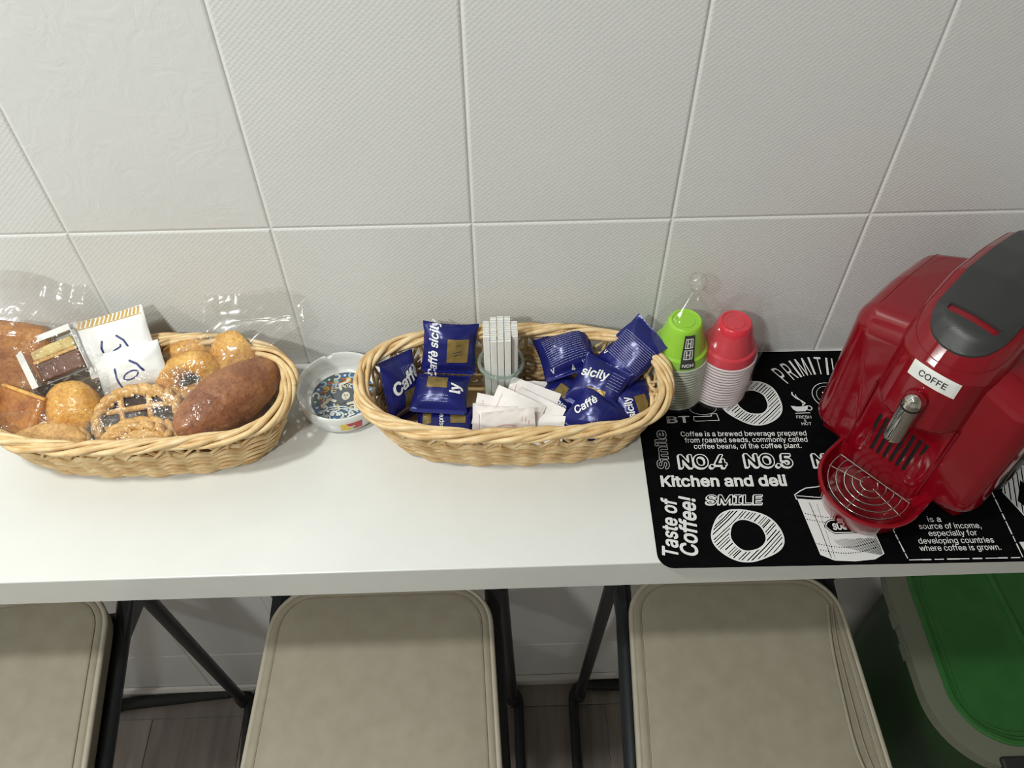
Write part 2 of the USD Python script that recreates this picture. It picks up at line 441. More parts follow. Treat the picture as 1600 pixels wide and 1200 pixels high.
def stool(label, cx, yaw, w, feet, fy, bag=False):
    """Local frame: x across, +y towards the wall, z up from the seat top."""
    D = .36
    yf = -.150
    t = thing('bar_stool', label, 'stool', (cx, -.33, SZ), rot(yaw), 'folding bar stools under the worktop')
    g = affinity.translate(rrect(w, D, .055), 0, 0)
    # a slightly wider back (towards the room)
    def wide(m):
        m.vertices[:, 0] *= 1 + .10 * (-(m.vertices[:, 1]) / D)
        return m
    cu = obj('seat_cushion', wide(loft(g, [(.004, -.034), (.0, -.030), (.0, -.010), (.002, -.004), (.006, -.0012), (.011, -.0012), (.013, -.0022), (.016, 0.0), (.05, .002), (.10, .0025)])), M['seat'], t, 40)
    obj('piping', wide(tube(outline_path(g, .0015, -.006), .0042, 8, True)), M['seat_edge'], t, True)
    obj('seam', wide(tube(outline_path(g, .0135, -.0012), .0007, 5, True)), M['thread'], cu)
    if bag:
        pp = smooth_path([(w / 2 - .020, .135, .001), (w / 2 - .030, .085, .003), (w / 2 - .035, .02, .0035), (w / 2 - .036, -.05, .0035), (w / 2 - .022, -.10, .003), (w / 2 + .008, -.15, .002)], 10)
        obj('crease', wide(tube(pp, .0022, 8)), M['seat'], t, True)
        pp2 = smooth_path([(w / 2 - .014, .135, .0005), (w / 2 - .022, .085, .002), (w / 2 - .025, .02, .0025), (w / 2 - .025, -.05, .0025), (w / 2 - .013, -.10, .002), (w / 2 + .010, -.14, .001)], 10)
        obj('crease', wide(tube(pp2, .0013, 8)), M['thread'], t, True)
    obj('seat_pan', wide(extrude(g.buffer(-.002), .012, -.048)), M['black_metal'], t)
    fl = -1.06 - SZ
    hw = w / 2
    for s in (-1, 1):
        # side rail beside the seat that runs on up to the backrest behind
        pth = smooth_path([(s * (hw - .004), .205, -.046), (s * (hw - .003), .150, -.050), (s * (hw - .001), .10, -.050), (s * (hw + .006), -.12, -.048), (s * (hw + .008), -.195, -.048)], 8)
        obj('side_rail', tube(pth, .0115, 10), M['black_metal'], t, True)
        xf = feet[0] if s < 0 else feet[1]
        obj('front_leg', tube([(s * (hw + .006), .199, -.020), (xf - s * .012, fy, fl + .012)], .0105, 10), M['black_metal'], t, True)
        obj('hinge_plate', hull([(s * (hw + d), y, z) for d in (-.006, .006) for y, z in ((.205, -.034), (.198, -.090), (.125, -.058), (.125, -.042), (.160, -.036))]), M['black_metal'], t)
        obj('foot_cap', balls([(xf - s * .012, fy - .001, fl + .013), (xf - s * .0115, fy - .003, fl + .035)], .0128), M['black_rubber'], t, True)
        obj('rear_leg', tube([(s * (hw - .050), .02, -.060), (s * (hw - .090), -.24, fl + .012)], .0105, 10), M['black_metal'], t, True)
    obj('top_brace', tube([(-hw - .002, .168, -.072), (hw + .002, .168, -.072)], .008, 8), M['black_metal'], t, True)
    # sled base on the floor
    x0, x1 = feet; yy = fy + .024; R = .030; z = fl + .0105
    pts = [(x0 + .004, -.28, z), (x0, yy - R, z)] + [(x0 + R - R * math.cos(a), yy - R + R * math.sin(a), z) for a in np.linspace(.2, PI / 2, 6)] + [(x1 - R + R * math.sin(a), yy - R + R * math.cos(a), z) for a in np.linspace(0, PI / 2 - .2, 6)] + [(x1, yy - R, z), (x1 - .004, -.28, z)]
    obj('floor_bar', tube(pts, .0102, 10), M['black_metal'], t, True)
    obj('rubber_sleeve', tube([(x0 + R + .012, yy, z), (x1 - R - .012, yy, z)], .0125, 10), M['black_rubber'], t, True)
    return t


stool('beige padded folding bar stool at the left edge, under the pastry basket', -.222, 5, .292, (-.20, .128), .292)
stool('beige padded folding bar stool in the middle, straight below the ashtray and coffee basket', .262, 0, .296, (-.185, .185), .285)
stool('beige padded folding bar stool with a creased right seam, below the black placemat', .720, -1.5, .286, (-.165, .165), .285, True)

# ------------------------------------------------------------ green box under the worktop
BZ = -.50
t = thing('storage_box', 'green lidded plastic storage box on the floor right of the stools, under the coffee machine', 'storage box', (1.215, -.155, -1.06))
g = rrect(.36, .40, .12, 12)
hz = BZ + 1.06
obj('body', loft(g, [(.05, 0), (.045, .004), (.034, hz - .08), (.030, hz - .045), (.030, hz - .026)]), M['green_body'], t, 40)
rim = g.difference(g.buffer(-.034, quad_segs=12))
obj('rim', cat([extrude(rim, .004, hz - .004), extrude(g.difference(g.buffer(-.003)), .0176, hz - .0216)]), M['grey_rim'], t)
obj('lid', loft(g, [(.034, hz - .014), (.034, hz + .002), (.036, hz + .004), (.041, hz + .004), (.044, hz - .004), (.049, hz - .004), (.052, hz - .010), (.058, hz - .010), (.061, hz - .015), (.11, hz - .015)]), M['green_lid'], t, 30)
obj('lid_ridge', tube([(-.004, .13, hz - .015), (.0, .09, hz - .015), (.008, .0, hz - .015), (.016, -.07, hz - .015)], .006, 8), M['green_lid'], t, True)
obj('clip', rbox(-.105, -.03, -.222, -.178, hz - .05, hz + .006, .005), M['dark_clip'], t, 40)
for k, y in enumerate((-.02, .0)):
    obj('notch_tab', bx(-.184, -.178, -.03 + k * .05, -.005 + k * .05, hz - .02, hz - .002), M['grey_rim'], t)

# ------------------------------------------------------------ wicker baskets
BA, BB = .166, .0765           # half length, half depth of the rim


def ring_at(z, s, dr=0.0):
    """Point on the basket wall: s in turns (array), z above the worktop, dr outwards."""
    k = np.clip(z / .075, 0, 1.15)
    a = .128 + (BA - .008 - .128) * k ** .8 + dr; b = .052 + (BB - .006 - .052) * k ** .8 + dr
    th = s * 2 * PI; e = 2 / 2.7
    c, n = np.cos(th), np.sin(th)
    return np.stack([a * np.sign(c) * np.abs(c) ** e, b * np.sign(n) * np.abs(n) ** e, np.broadcast_to(z, np.shape(s)) + 0 * s], -1)


# even arc-length parameter
_th = np.linspace(0, 1, 4001)
_p = ring_at(.06, _th); _l = np.r_[0, np.cumsum(np.linalg.norm(np.diff(_p, axis=0), axis=1))]; _l /= _l[-1]
even = lambda s: np.interp(np.mod(s, 1), _l, _th)


def press_in(mesh, R, loc, c):
    v, f, _ = meshkit.arrays(mesh)
    w = v @ R.T + loc - [c[0], c[1], 0]
    k = np.clip(w[:, 2] / .075, 0, 1.15) ** .8
    a = .128 + (BA - .008 - .128) * k - .0055; b = .052 + (BB - .006 - .052) * k - .0055
    e = ((np.abs(w[:, 0]) / a) ** 2.7 + (np.abs(w[:, 1]) / b) ** 2.7) ** (1 / 2.7)
    s = np.where(e > 1, 1 / np.maximum(e, 1e-6), 1.0)
    t = np.clip((w[:, 2] - .080) / .012, 0, 1)
    s = s * (1 - t) + t
    w[:, :2] *= s[:, None]
    w[:, 2] = np.maximum(w[:, 2], .0068)
    return tm((w + [c[0], c[1], 0] - loc) @ R, f)


def basket(label, cx, cy, rz=0):
    t = thing('wicker_basket', label, 'basket', (cx, cy, 0), rot(rz), 'oval wicker baskets on the worktop')
    base = Polygon(ring_at(.0, even(np.linspace(0, 1, 121)))[:-1, :2])
    obj('base', extrude(base, .005, .0012), M['wicker'], t)
    n = 480; s = np.arange(n) / n; NS = 26
    rng = np.random.default_rng(5)
    for i in range(11):
        z = .0035 + i * .0047
        ph = PI * i
        dr = .0021 * np.cos(PI * NS * s + ph)
        zz = z + .0026 * np.cos(2 * PI * NS * s + .4) * min(1, i / 3) + .0007 * np.sin(2 * PI * 5 * s + i)
        zz = np.maximum(zz, .0028)
        pts = ring_at(zz, even(s), dr)
        obj('weaver', tube(pts, .00255 + .0002 * rng.standard_normal(), 6, True), M['wicker2'] if i % 3 == 1 else M['wicker'], t, True)
    for k in range(NS):
        zs = np.linspace(.004, .074, 9)
        pts = np.array([ring_at(z, even(np.array([k / NS])), -.0002)[0] for z in zs])
        obj('stake', tube(pts, .0021, 6), M['wicker'], t, True)
    for k in range(2 * NS):
        q = np.linspace(0, 1, 9)
        d = (1 if k % 2 else -1)
        pts = np.array([ring_at(.050 + .026 * a, even(np.array([(k + .5) / (2 * NS) + d * .026 * (a - .5)])), .0014 * d)[0] for a in q])
        obj('border_strand', tube(pts, .0017, 6), M['wicker'] if k % 3 else M['wicker2'], t, True)
    for k in range(9):
        ph = 2 * PI * k / 9
        wig = 2 * PI * (5 if k % 2 else 4) * s + ph
        big = .0062 if k < 6 else .0030
        dr = big * np.cos(wig) + .0006 * np.sin(2 * PI * 17 * s + k); zz = .0765 + big * .8 * np.sin(wig)
        rr = .0027 + .0005 * np.sin(2 * PI * 11 * s + k * 2)
        pts = ring_at(zz * 0 + .075, even(s), dr); pts[:, 2] = zz
        obj('rim_strand', tube(pts, rr, 6, True), M['wicker2'] if k % 2 else M['wicker'], t, True)
    return t


B1 = (.047, -.0985); B2 = (.438, -.0975)
b1 = basket('oval wicker basket full of wrapped pastries, left of the ashtray', *B1)
b2 = copy_of(b1, 'oval wicker basket with blue coffee sachets and sugar packets, right of the ashtray', (B2[0], B2[1], 0), rot(-1.0))


# ------------------------------------------------------------ coffee machine
def project(solid, pts, d, lift=0.0):
    """Where rays from pts along d meet a convex solid; lifted back by lift."""
    d = np.asarray(d, float) / np.linalg.norm(d)
    n = solid.face_normals; D = np.einsum('ij,ij->i', n, solid.triangles_center); nd = n @ d
    k = nd < -1e-4
    t = ((D[k][None] - pts @ n[k].T) / nd[k][None]).max(1)
    return pts + (t - lift)[:, None] * d


def press(solid, g, frame, origin, d, lift, edge=.002, thick=.0004):
    """A flat shape g laid onto the convex solid, as a thin skin."""
    m = fine(flat(g), edge)
    v = m.vertices[:, :2] @ np.asarray(frame, float) + np.asarray(origin)
    top = project(solid, v, d, lift); bot = project(solid, v, d, lift - thick)
    n = len(v); f = m.faces
    nrm = np.cross(top[f[0, 1]] - top[f[0, 0]], top[f[0, 2]] - top[f[0, 0]])
    if nrm @ np.asarray(d, float) > 0: f = f[:, ::-1]
    e = np.sort(f[:, [0, 1, 1, 2, 2, 0]].reshape(-1, 2), 1); full = f[:, [0, 1, 1, 2, 2, 0]].reshape(-1, 2)
    _, inv, cnt = np.unique(e, axis=0, return_inverse=True, return_counts=True)
    b = full[cnt[inv.ravel()] == 1]
    side = np.vstack([np.c_[b[:, 1], b[:, 0], b[:, 0] + n], np.c_[b[:, 1], b[:, 0] + n, b[:, 1] + n]])
    return tm(np.vstack([top, bot]), np.vstack([f, f[:, ::-1] + n, side]))


MR = rot(-49)
t = thing('coffee_machine', 'glossy red capsule coffee machine with a charcoal top lid standing on the black placemat', 'coffee machine', (.808, -.191, .0012), MR)
arc = [(.029 * math.sin(a), .020 - .030 * math.cos(a)) for a in np.linspace(-PI / 2, PI / 2, 13)]
head = balls([(x, y, .141) for x, y in arc] + [(x, y + .004, .196) for x, y in arc] + [(x * .98, y + .022, .221) for x, y in arc] + [(s * .028, y, z) for s in (-1, 1) for y, z in ((.065, .229), (.12, .220), (.175, .203), (.20, .190), (.20, .141))] + [(0, .07, .233), (0, .12, .225), (0, .19, .199)], .016, _ico3)
obj('head', head, M['red'], t, 30)
for s in (-1, 1):
    pod = balls([(s * .067, .032, .040), (s * .067, .150, .040), (s * .030, .024, .040), (s * .030, .150, .040), (s * .067, .030, .172), (s * .067, .075, .174), (s * .066, .125, .168), (s * .060, .150, .154), (s * .030, .030, .182), (s * .030, .14, .176)], .025, _ico3)
    low = hull(np.vstack([_ico3 * .022 + np.array(p) for p in ((s * .067, .045, .034), (s * .067, .15, .034), (s * .03, .035, .034), (s * .03, .15, .034))] + [np.array([(s * .084, .040, 0), (s * .078, .030, 0), (s * .084, .16, 0), (s * .02, .03, 0), (s * .02, .16, 0)])]))
    obj('side_body', cat([pod, low]), M['red'], t, 30)
    pts = np.array([(s * .078, y, .26) for y in np.linspace(.028, .158, 24)])
    obj('seam', tube(project(pod, pts, (0, 0, -1), .0), .0006, 5), M['red_in'], t)
# front panel with ventilation slots
panel = m3.Manifold.hull_points(np.vstack([_ico * np.array([.004, .004, .004]) + p for p in [(sx * .037, y, z) for sx in (-1, 1) for y in (.004, .14) for z in (.005, .14)]]))
for k in range(8):
    x = -.0238 + k * .0071
    panel = panel - m3.Manifold.cube((.0036, .02, .052), True).translate((x, 0, .0745))
obj('front_panel', panel, M['red'], t, 30)
for k in range(8):
    x = -.0238 + k * .0071
    obj('slot', bx(x - .0018, x + .0018, .0012, .0099, .0486, .1004), M['slot'], t)
for s in (-1, 1):
    obj('panel_edge', tube([(s * .0415, .001, .03), (s * .0415, .001, .135)], .0014, 6), M['red_in'], t, True)
# drip tray
def dshape(r, front):
    c = Point(.004, -.024).buffer(r, quad_segs=24)
    return c.union(sbox(.004 - r, -.024, .004 + r, .012))
outer = loft(dshape(.0525, 0), [(.014, 0), (.012, .002), (.004, .022), (.0005, .034), (.0, .036), (.001, .0375), (.0025, .0378)])
ins = loft(Point(.004, -.024).buffer(.0490, quad_segs=24).union(sbox(.004 - .0490, -.024, .004 + .0490, .0008)), [(.013, .0105), (.0115, .0125), (.004, .024), (.0006, .0345), (0, .036), (0, .05)])
inner = m3.Manifold(m3.Mesh(np.asarray(ins.vertices, np.float32), np.asarray(ins.faces, np.uint32)))
om = m3.Manifold(m3.Mesh(np.asarray(outer.vertices, np.float32), np.asarray(outer.faces, np.uint32)))
tray = om - inner
obj('drip_tray', tray, M['red'], t, 30)
gc = np.array([.003, -.024]); gz = .0315
for r in (.0085, .0165, .0245, .0325, .0405):
    a0 = math.asin(min(.95, .010 / r)) if r > .0105 else 1.0
    a = np.linspace(PI - a0, 2 * PI + a0, 40)
    obj('grid_ring', tube(np.c_[gc[0] + r * np.cos(a), gc[1] + r * np.sin(a), np.full(40, gz)], .00095, 6), M['chrome'], t, True)
for a in (-PI / 2, PI * 1.07, -PI * .07):
    obj('grid_spoke', tube([(gc[0] + .006 * math.cos(a), gc[1] + .006 * math.sin(a), gz - .001), (gc[0] + .042 * math.cos(a), gc[1] + .042 * math.sin(a), gz - .001)], .0009, 6), M['chrome'], t, True)
obj('grid_bar', tube([(gc[0] - .040, gc[1] + .010, gz), (gc[0] + .040, gc[1] + .010, gz)], .0011, 6), M['chrome'], t, True)
obj('tray_floor', extrude(Point(.004, -.024).buffer(.0365, quad_segs=24), .0006, .0104), M['red_in'], t)
# chrome spout
sp = lathe([(0, .004), (.0042, .004), (.0052, 0), (.0082, 0), (.0088, .001), (.0090, .004), (.0090, .0475), (.0084, .0535), (.0062, .058), (.003, .0603), (0, .061)], 32)
o = obj('spout', moved(sp, t=(.0005, -.0305, .117)), M['chrome'], t, 30)
obj('spout_band', moved(lathe([(.0088, .046), (.0093, .0465), (.0093, .0485), (.0088, .049)], 32), t=(.0005, -.0305, .117)), M['slot'], o)
obj('spout_niche', balls([(.0005, -.0240, .140), (.0005, -.0240, .1675)], .0108), M['red_in'], t, True)
# charcoal lid, following the crown of the head
lidg = Point(0, .024).buffer(.0325, quad_segs=20).union(sbox(-.0325, .024, .0325, .198))
slotg = affinity.translate(rrect(.045, .0085, .004), 0, .018)
ld_ = obj('lid', press(head, lidg.difference(slotg), [(1, 0, 0), (0, 1, 0)], (0, 0, .5), (0, 0, -1), .0022, .006, .0035), M['lid_black'], t, 25)
obj('lid_slot', press(head, slotg.buffer(.001), [(1, 0, 0), (0, 1, 0)], (0, 0, .5), (0, 0, -1), .0005, .006, .0006), M['red'], ld_)
obj('lid_handle', press(head, affinity.translate(rrect(.047, .003, .0012), 0, .0225), [(1, 0, 0), (0, 1, 0)], (0, 0, .5), (0, 0, -1), .0038, .006, .003), M['lid_black'], ld_, 25)
b = polys(lidg.buffer(.007))[0].exterior
sp_ = np.array([(*b.interpolate(i / 160, normalized=True).coords[0], .5) for i in range(160)]); sp_ = sp_[sp_[:, 1] < .19]
i0 = np.argmax(np.linalg.norm(np.diff(sp_, axis=0), axis=1)) + 1
obj('lid_seam', tube(project(head, np.roll(sp_, -i0, 0) if np.linalg.norm(np.diff(sp_, axis=0), axis=1).max() > .02 else sp_, (0, 0, -1), -.0002), .0006, 5), M['red_in'], t)
# sticker
ld = np.array([0, .85, -.52]); ld /= np.linalg.norm(ld)
lx, lz = np.array([1, 0, 0]), np.cross([1, 0, 0], -ld) * -1
lz = np.array([0, .52, .85]) / np.linalg.norm([0, .52, .85])
fr = [lx, lz]; lo = np.array([.0035, -.112, .250])
st = tag(obj('name_sticker', press(head, sbox(-.0215, -.0072, .0215, .0082), fr, lo, ld, .0005, .003), M['label_white'], t), 'white sticker reading COFFE')
lt = lettering('COFFE', .0058, 1); lt = affinity.translate(lt, -(lt.bounds[0] + lt.bounds[2]) / 2, -.0026)
obj('sticker_lettering', press(head, lt, fr, lo, ld, .0009, .002, .0003), M['black_ink'], st)
# smoked tank behind the right side body
obj('water_tank', rbox(.030, .097, .080, .215, .0, .075, .012), M['tank'], t, 40)
obj('rear_body', rbox(-.028, .088, .10, .212, .0, .135, .018), M['red'], t, 40)

# ------------------------------------------------------------ placemat
t = thing('placemat', 'black printed coffee placemat under the red machine and the plastic cups', 'placemat', (0, 0, .0))
a0 = math.radians(-1.3)
mc = np.array([.576, -.2845])
mg = affinity.rotate(affinity.translate(rrect(.435, .278, .016), mc[0] + .2175, mc[1] + .139 + .0035), math.degrees(a0) * .55, origin=(.79, -.14))
obj('sheet', extrude(mg, .0010, .0001), M['mat_black'], t)
MZ = .00112
prints = 0


def ink(g, mt='mat_white', name='printed_lettering'):
    g = g.intersection(mg.buffer(-.001))
    if polys(g): return obj(name, extrude(g, .00012, MZ - .00004), M[mt], t)


def block(text, p0, p1, h=None, bold=1, shear=0, mt='mat_white'):
    g = lettering(text, 1.0, bold, shear)
    L = math.hypot(p1[0] - p0[0], p1[1] - p0[1])
    ink(fit(g, p0, p1, h), mt)


def outlined(text, p0, p1, h, w, shear=0, mt='mat_white', shadow=True, bold=4):
    g = fit(lettering(text, 1.0, bold, shear), p0, p1, h)
    r = g.buffer(w * .5).difference(g.buffer(-w * .6))
    if shadow: r = r.union(affinity.translate(g.buffer(w * .5), -w * 1.3, -w * 1.3).difference(g.buffer(w * .2)))
    ink(r, mt)


block('Coffee is a brewed beverage prepared', (.6205, -.1215), (.7585, -.1248), .0064, 1)
block('from roasted seeds, commonly called', (.6235, -.1298), (.7575, -.1332), .0064, 1)
block('coffee beans, of the coffee plant.', (.6322, -.1382), (.7488, -.1412), .0064, 1)
outlined('NO.4', (.6130, -.1618), (.6640, -.1632), .0155, .0011)
outlined('NO.5', (.6835, -.1630), (.7345, -.1645), .0155, .0011)
outlined('NO.6', (.7565, -.1655), (.8065, -.1670), .0155, .0011)
block('Kitchen and deli', (.5898, -.1848), (.7222, -.1882), .0128, 4)
outlined('SMILE', (.6330, -.2078), (.6930, -.2098), .0108, .0008, .15, bold=2)
block('Taste of', (.5945, -.2665), (.6028, -.2000), .0150, 3, .18)
block('Coffee!', (.6140, -.2668), (.6225, -.1990), .0165, 3, .18)
outlined('Smile', (.6010, -.1635), (.6040, -.1130), .0115, .0008, 0, 'mat_grey', False)


def doughnut(cx, cy, rx, ry, ri, seed, ang):
    rng = np.random.default_rng(seed)
    th = np.linspace(0, 2 * PI, 73)[:-1]
    wob = 1 + .03 * np.sin(3 * th + seed) + .02 * np.sin(5 * th + 2 * seed)
    o = Polygon(np.c_[cx + rx * wob * np.cos(th), cy + ry * wob * np.sin(th)]); i = Polygon(np.c_[cx + .001 + ri * wob * np.cos(th), cy + ri * wob[::-1] * np.sin(th)])
    ringg = o.difference(i)
    lines = []
    for k in np.arange(-.045, .045, .0031):
        x = k + .0006 * rng.standard_normal()
        y0, y1 = -.045 + .02 * rng.random(), .045 - .02 * rng.random()
        lines.append(affinity.translate(affinity.rotate(stroke([(x, y0), (x + .001, 0), (x, y1)], .0006 + .0006 * rng.random()), ang, origin=(0, 0)), cx, cy))
    inner = o.buffer(-.0018).difference(i.buffer(.0016))
    ink(ringg.difference(unary_union(lines).intersection(inner)), 'mat_white', 'printed_doughnut')


doughnut(.6672, -.2450, .0365, .0300, .0172, 2, -48)
doughnut(.7080, -.0770, .0345, .0320, .0165, 5, -48)
# arched word
word = 'PRIMITIVE'
for k, ch in enumerate(word):
    g = (lettering(ch, .0265, 0) if ch != 'I' else sbox(0, 0, .0060, .0265)); g = affinity.scale(g, .40 if ch != 'I' else .42, 1, origin=(0, 0)); g = affinity.translate(g, -(g.bounds[0] + g.bounds[2]) / 2, 0)
    a = [34, 25, 18.5, 11, 3, -3.5, -10.5, -17, -25][k]
    R0 = .0630
    g = affinity.rotate(affinity.translate(g, 0, R0), a, origin=(0, 0))
    ink(affinity.translate(g, .7930, -.1020))
# steaming cup
cx, cy = .7610, -.0865
bowl = Polygon([(-.0105, .003), (-.009, -.002), (-.0055, -.0055), (.004, -.0055), (.0075, -.002), (.009, .003), (.003, .0016), (-.004, .0016)])
cupg = unary_union([bowl, stroke([(-.0075, -.0078), (.0085, -.0078)], .0012), Point(.0095, -.001).buffer(.0036).difference(Point(.0095, -.001).buffer(.0024)),
                    stroke([(.003, .003), (.0065, .006), (.003, .010), (-.002, .014), (-.005, .019), (-.0045, .022)], .0016), stroke([(.004, .006), (.002, .011), (-.001, .0155), (-.0012, .019)], .0008)])
ink(affinity.translate(cupg, cx, cy), 'mat_white', 'printed_cup')
block('FRESH', (.7530, -.1015), (.7695, -.1020), .0038, 1); block('&', (.7605, -.1060), (.7630, -.1060), .0028, 0); block('HOT', (.7565, -.1108), (.7675, -.1112), .0038, 1)
bt = Point(.797, -.070).buffer(.0185).difference(Point(.797, -.070).buffer(.0176)).union(Point(.797, -.070).buffer(.0135).difference(Point(.797, -.070).buffer(.0130)))
bt = unary_union([bt] + [Point(.797 + .005 * a, -.070 + .004 * b_).buffer(.0013) for a in (-1, 1) for b_ in (-1, 1)])
ink(bt, 'mat_white', 'printed_button')
# outlined 1 and O left of the cups
ink(affinity.translate(affinity.scale(Point(0, 0).buffer(1, quad_segs=16), .0155, .0095), .651, -.0835).difference(affinity.translate(affinity.scale(Point(0, 0).buffer(1, quad_segs=16), .0146, .0087), .651, -.0835)), 'mat_grey', 'printed_letter')
one = Polygon([(.638, -.1005), (.6385, -.0945), (.6585, -.0945), (.6580, -.0915), (.6655, -.0915), (.6668, -.1015), (.6400, -.1018)])
ink(one.difference(one.buffer(-.0008)), 'mat_white', 'printed_letter')
block('BT', (.608, -.1027), (.634, -.1032), .009, 3, 0, 'mat_grey')
# sugar jar drawing
def Q(p): return Polygon(p)
jar = Q([(.7290, -.2065), (.7360, -.2690), (.7480, -.2755), (.7680, -.2770), (.7880, -.2755), (.7985, -.2700), (.7930, -.2080)])
band = lambda y, w: stroke([(.7300, y), (.7480, y - .006), (.7700, y - .007), (.7960, y)], w)
dark = []
rng = np.random.default_rng(8)
for k in range(42):
    x = .7540 + k * .00105; dark.append(stroke([(x, -.2520 - .002 * rng.random()), (x, -.2560 - .016 * (k / 42) ** .6)], .0003 + .00045 * k / 42))
for y in (-.2225, -.2290, -.2560, -.2625):
    for k in range(26):
        x = .7325 + k * .0024; dark.append(Point(x, y - .006 * math.sin(PI * k / 26)).buffer(.0006))
dark += [stroke([(.7395, -.2100), (.7430, -.2400), (.7455, -.2730)], .0007), stroke([(.7470, -.2120), (.7490, -.2740)], .0004)]
badge = Q([(.7490, -.2375), (.7520, -.2330), (.7560, -.2310), (.7800, -.2310), (.7840, -.2340), (.7860, -.2375), (.7840, -.2415), (.7800, -.2455), (.7560, -.2455), (.7520, -.2420)])
sug = fit(lettering('SUGAR', 1.0, 5), (.7560, -.2418), (.7800, -.2418), .0068)
jg = jar.difference(unary_union(dark)).difference(badge.buffer(.0012)).union(badge.buffer(.0004).difference(badge.buffer(-.0006))).union(sug.intersection(badge))
edge_ = jar.buffer(.0006).difference(jar.buffer(-.0003))
lidj = Q([(.7268, -.2055), (.7262, -.1995), (.7330, -.1950), (.7400, -.1915), (.7600, -.1895), (.7800, -.1920), (.7900, -.1955), (.7960, -.2000), (.7950, -.2060), (.7620, -.2095)])
ink(unary_union([jg, edge_, lidj.difference(lidj.buffer(-.0012)), stroke([(.7290, -.2010), (.7600, -.2050), (.7930, -.2010)], .0010)]), 'mat_white', 'printed_jar')
# dashed box with text
for (p, q) in (((.8120, -.2140), (.8205, -.2775)), ((.8205, -.2778), (.9340, -.2790)), ((.9340, -.2790), (.9325, -.2020))):
    n = 9; segs = []
    for k in range(n):
        a, b_ = np.array(p) + (np.array(q) - p) * (k + .08) / n, np.array(p) + (np.array(q) - p) * (k + (.75 if k % 3 else .98)) / n
        segs.append(stroke([a, b_], .0011 + .0004 * (k % 2)))
    ink(unary_union(segs), 'mat_white', 'printed_frame')
block('is a', (.8545, -.2362), (.8680, -.2364), .0062, 1)
block('source of income,', (.8430, -.2440), (.9060, -.2450), .0062, 1); block('especially for', (.8500, -.2522), (.8990, -.2530), .0062, 1)
block('developing countries', (.8370, -.2604), (.9125, -.2616), .0062, 1); block('where coffee is grown.', (.8355, -.2684), (.9165, -.2698), .0062, 1)
# hatched arrow and letters at the right
ar = Q([(.944, -.204), (.960, -.172), (1.000, -.172), (1.000, -.262), (.966, -.262)])
har = [stroke([(.93 + k * .0052, -.262), (.955 + k * .0052, -.172)], .0012) for k in range(14)]
ink(ar.buffer(.0006).difference(ar.buffer(-.0006)).union(ar.difference(unary_union(har)).difference(Q([(.955, -.215), (.968, -.190), (.980, -.215), (.970, -.238)]))), 'mat_white', 'printed_arrow')
ink(Q([(.9385, -.2740), (.9370, -.2620), (.9420, -.2620), (.9425, -.2690), (.9500, -.2690), (.9505, -.2740)]), 'mat_white', 'printed_letter')


# ------------------------------------------------------------ ashtray
t = thing('ashtray', 'round white ceramic ashtray with a painted medallion between the two baskets', 'ashtray', (.247, -.0590, 0))
prof = [(0, .0), (.040, .0), (.0435, .0012), (.0470, .006), (.0492, .016), (.0500, .025), (.0500, .0285), (.0490, .0300), (.0475, .0302), (.0462, .0290), (.0450, .024), (.0425, .0125), (.0400, .0090), (.0370, .0078), (0, .0076)]
body = lathe(prof, 72)
bm = m3.Manifold(m3.Mesh(np.asarray(body.vertices, np.float32), np.asarray(body.faces, np.uint32)))
for a in (112, 216, -20):
    ca, sa = math.cos(math.radians(a)), math.sin(math.radians(a))
    c = moved(trimesh.creation.cylinder(.0042, .03, sections=20), np.array([[0, 0, ca], [0, 1, sa], [-1, 0, 0]]) if False else trimesh.geometry.align_vectors([0, 0, 1], [ca, sa, 0])[:3, :3], (.047 * ca, .047 * sa, .0305))
    bm = bm - m3.Manifold(m3.Mesh(np.asarray(c.vertices, np.float32), np.asarray(c.faces, np.uint32)))
obj('dish', bm, M['ceramic'], t, 35)
pal = [P('paint_' + n, c, .18) for n, c in (('rust', (.42, .09, .03)), ('blue', (.06, .16, .42)), ('sky', (.32, .48, .62)), ('ochre', (.66, .42, .08)), ('cream', (.70, .66, .54)), ('sea', (.07, .15, .14)), ('slate', (.10, .12, .13)), ('pale', (.62, .68, .70)))]
mz = .0079
md = [obj('medallion', extrude(Point(0, 0).buffer(.0365, quad_segs=20), .0003, mz - .0002), pal[6], t)][0]
def deco(g, k, dz, nm='medallion_paint'):
    obj(nm, extrude(g, .0002, mz + .0001 + dz), pal[k], t)
rng = np.random.default_rng(3)
groups = {k: [] for k in range(8)}
for k in range(44):
    a = 2 * PI * k / 44 + .05; r = .0325 if k % 2 else .0255
    c = np.array([r * math.cos(a), r * math.sin(a)]); rad = .0040 + .001 * rng.random(); a2 = a + rng.random() * 3
    s_ = np.linspace(0, 4.3, 12)
    top = a < PI * 1.12 or a > 1.9 * PI
    g = stroke(np.c_[c[0] + rad * (1 - .12 * s_) * np.cos(a2 + s_), c[1] + rad * (1 - .12 * s_) * np.sin(a2 + s_)], .0022)
    groups[[0, 2, 3, 1, 0, 4, 2, 5][k % 8] if top else [7, 1, 7, 2, 6, 7][k % 6]].append(g)
    groups[[5, 1, 3, 4][k % 4] if top else 7].append(affinity.translate(Point(0, 0).buffer(.0016), c[0] * .98, c[1] * .98))
for k in range(40):
    a = 2 * PI * k / 40; r = .0145 + .006 * rng.random()
    c = np.array([r * math.cos(a), r * math.sin(a)]); s_ = np.linspace(0, 3.4, 9)
    groups[[1, 4, 2, 3, 7, 5][k % 6]].append(stroke(np.c_[c[0] + .0026 * np.cos(a + s_), c[1] + .0026 * np.sin(a + s_)], .0014))
for k, gs in groups.items():
    if gs: deco(unary_union(gs).intersection(Point(0, 0).buffer(.0360)), k, .00005 * k)
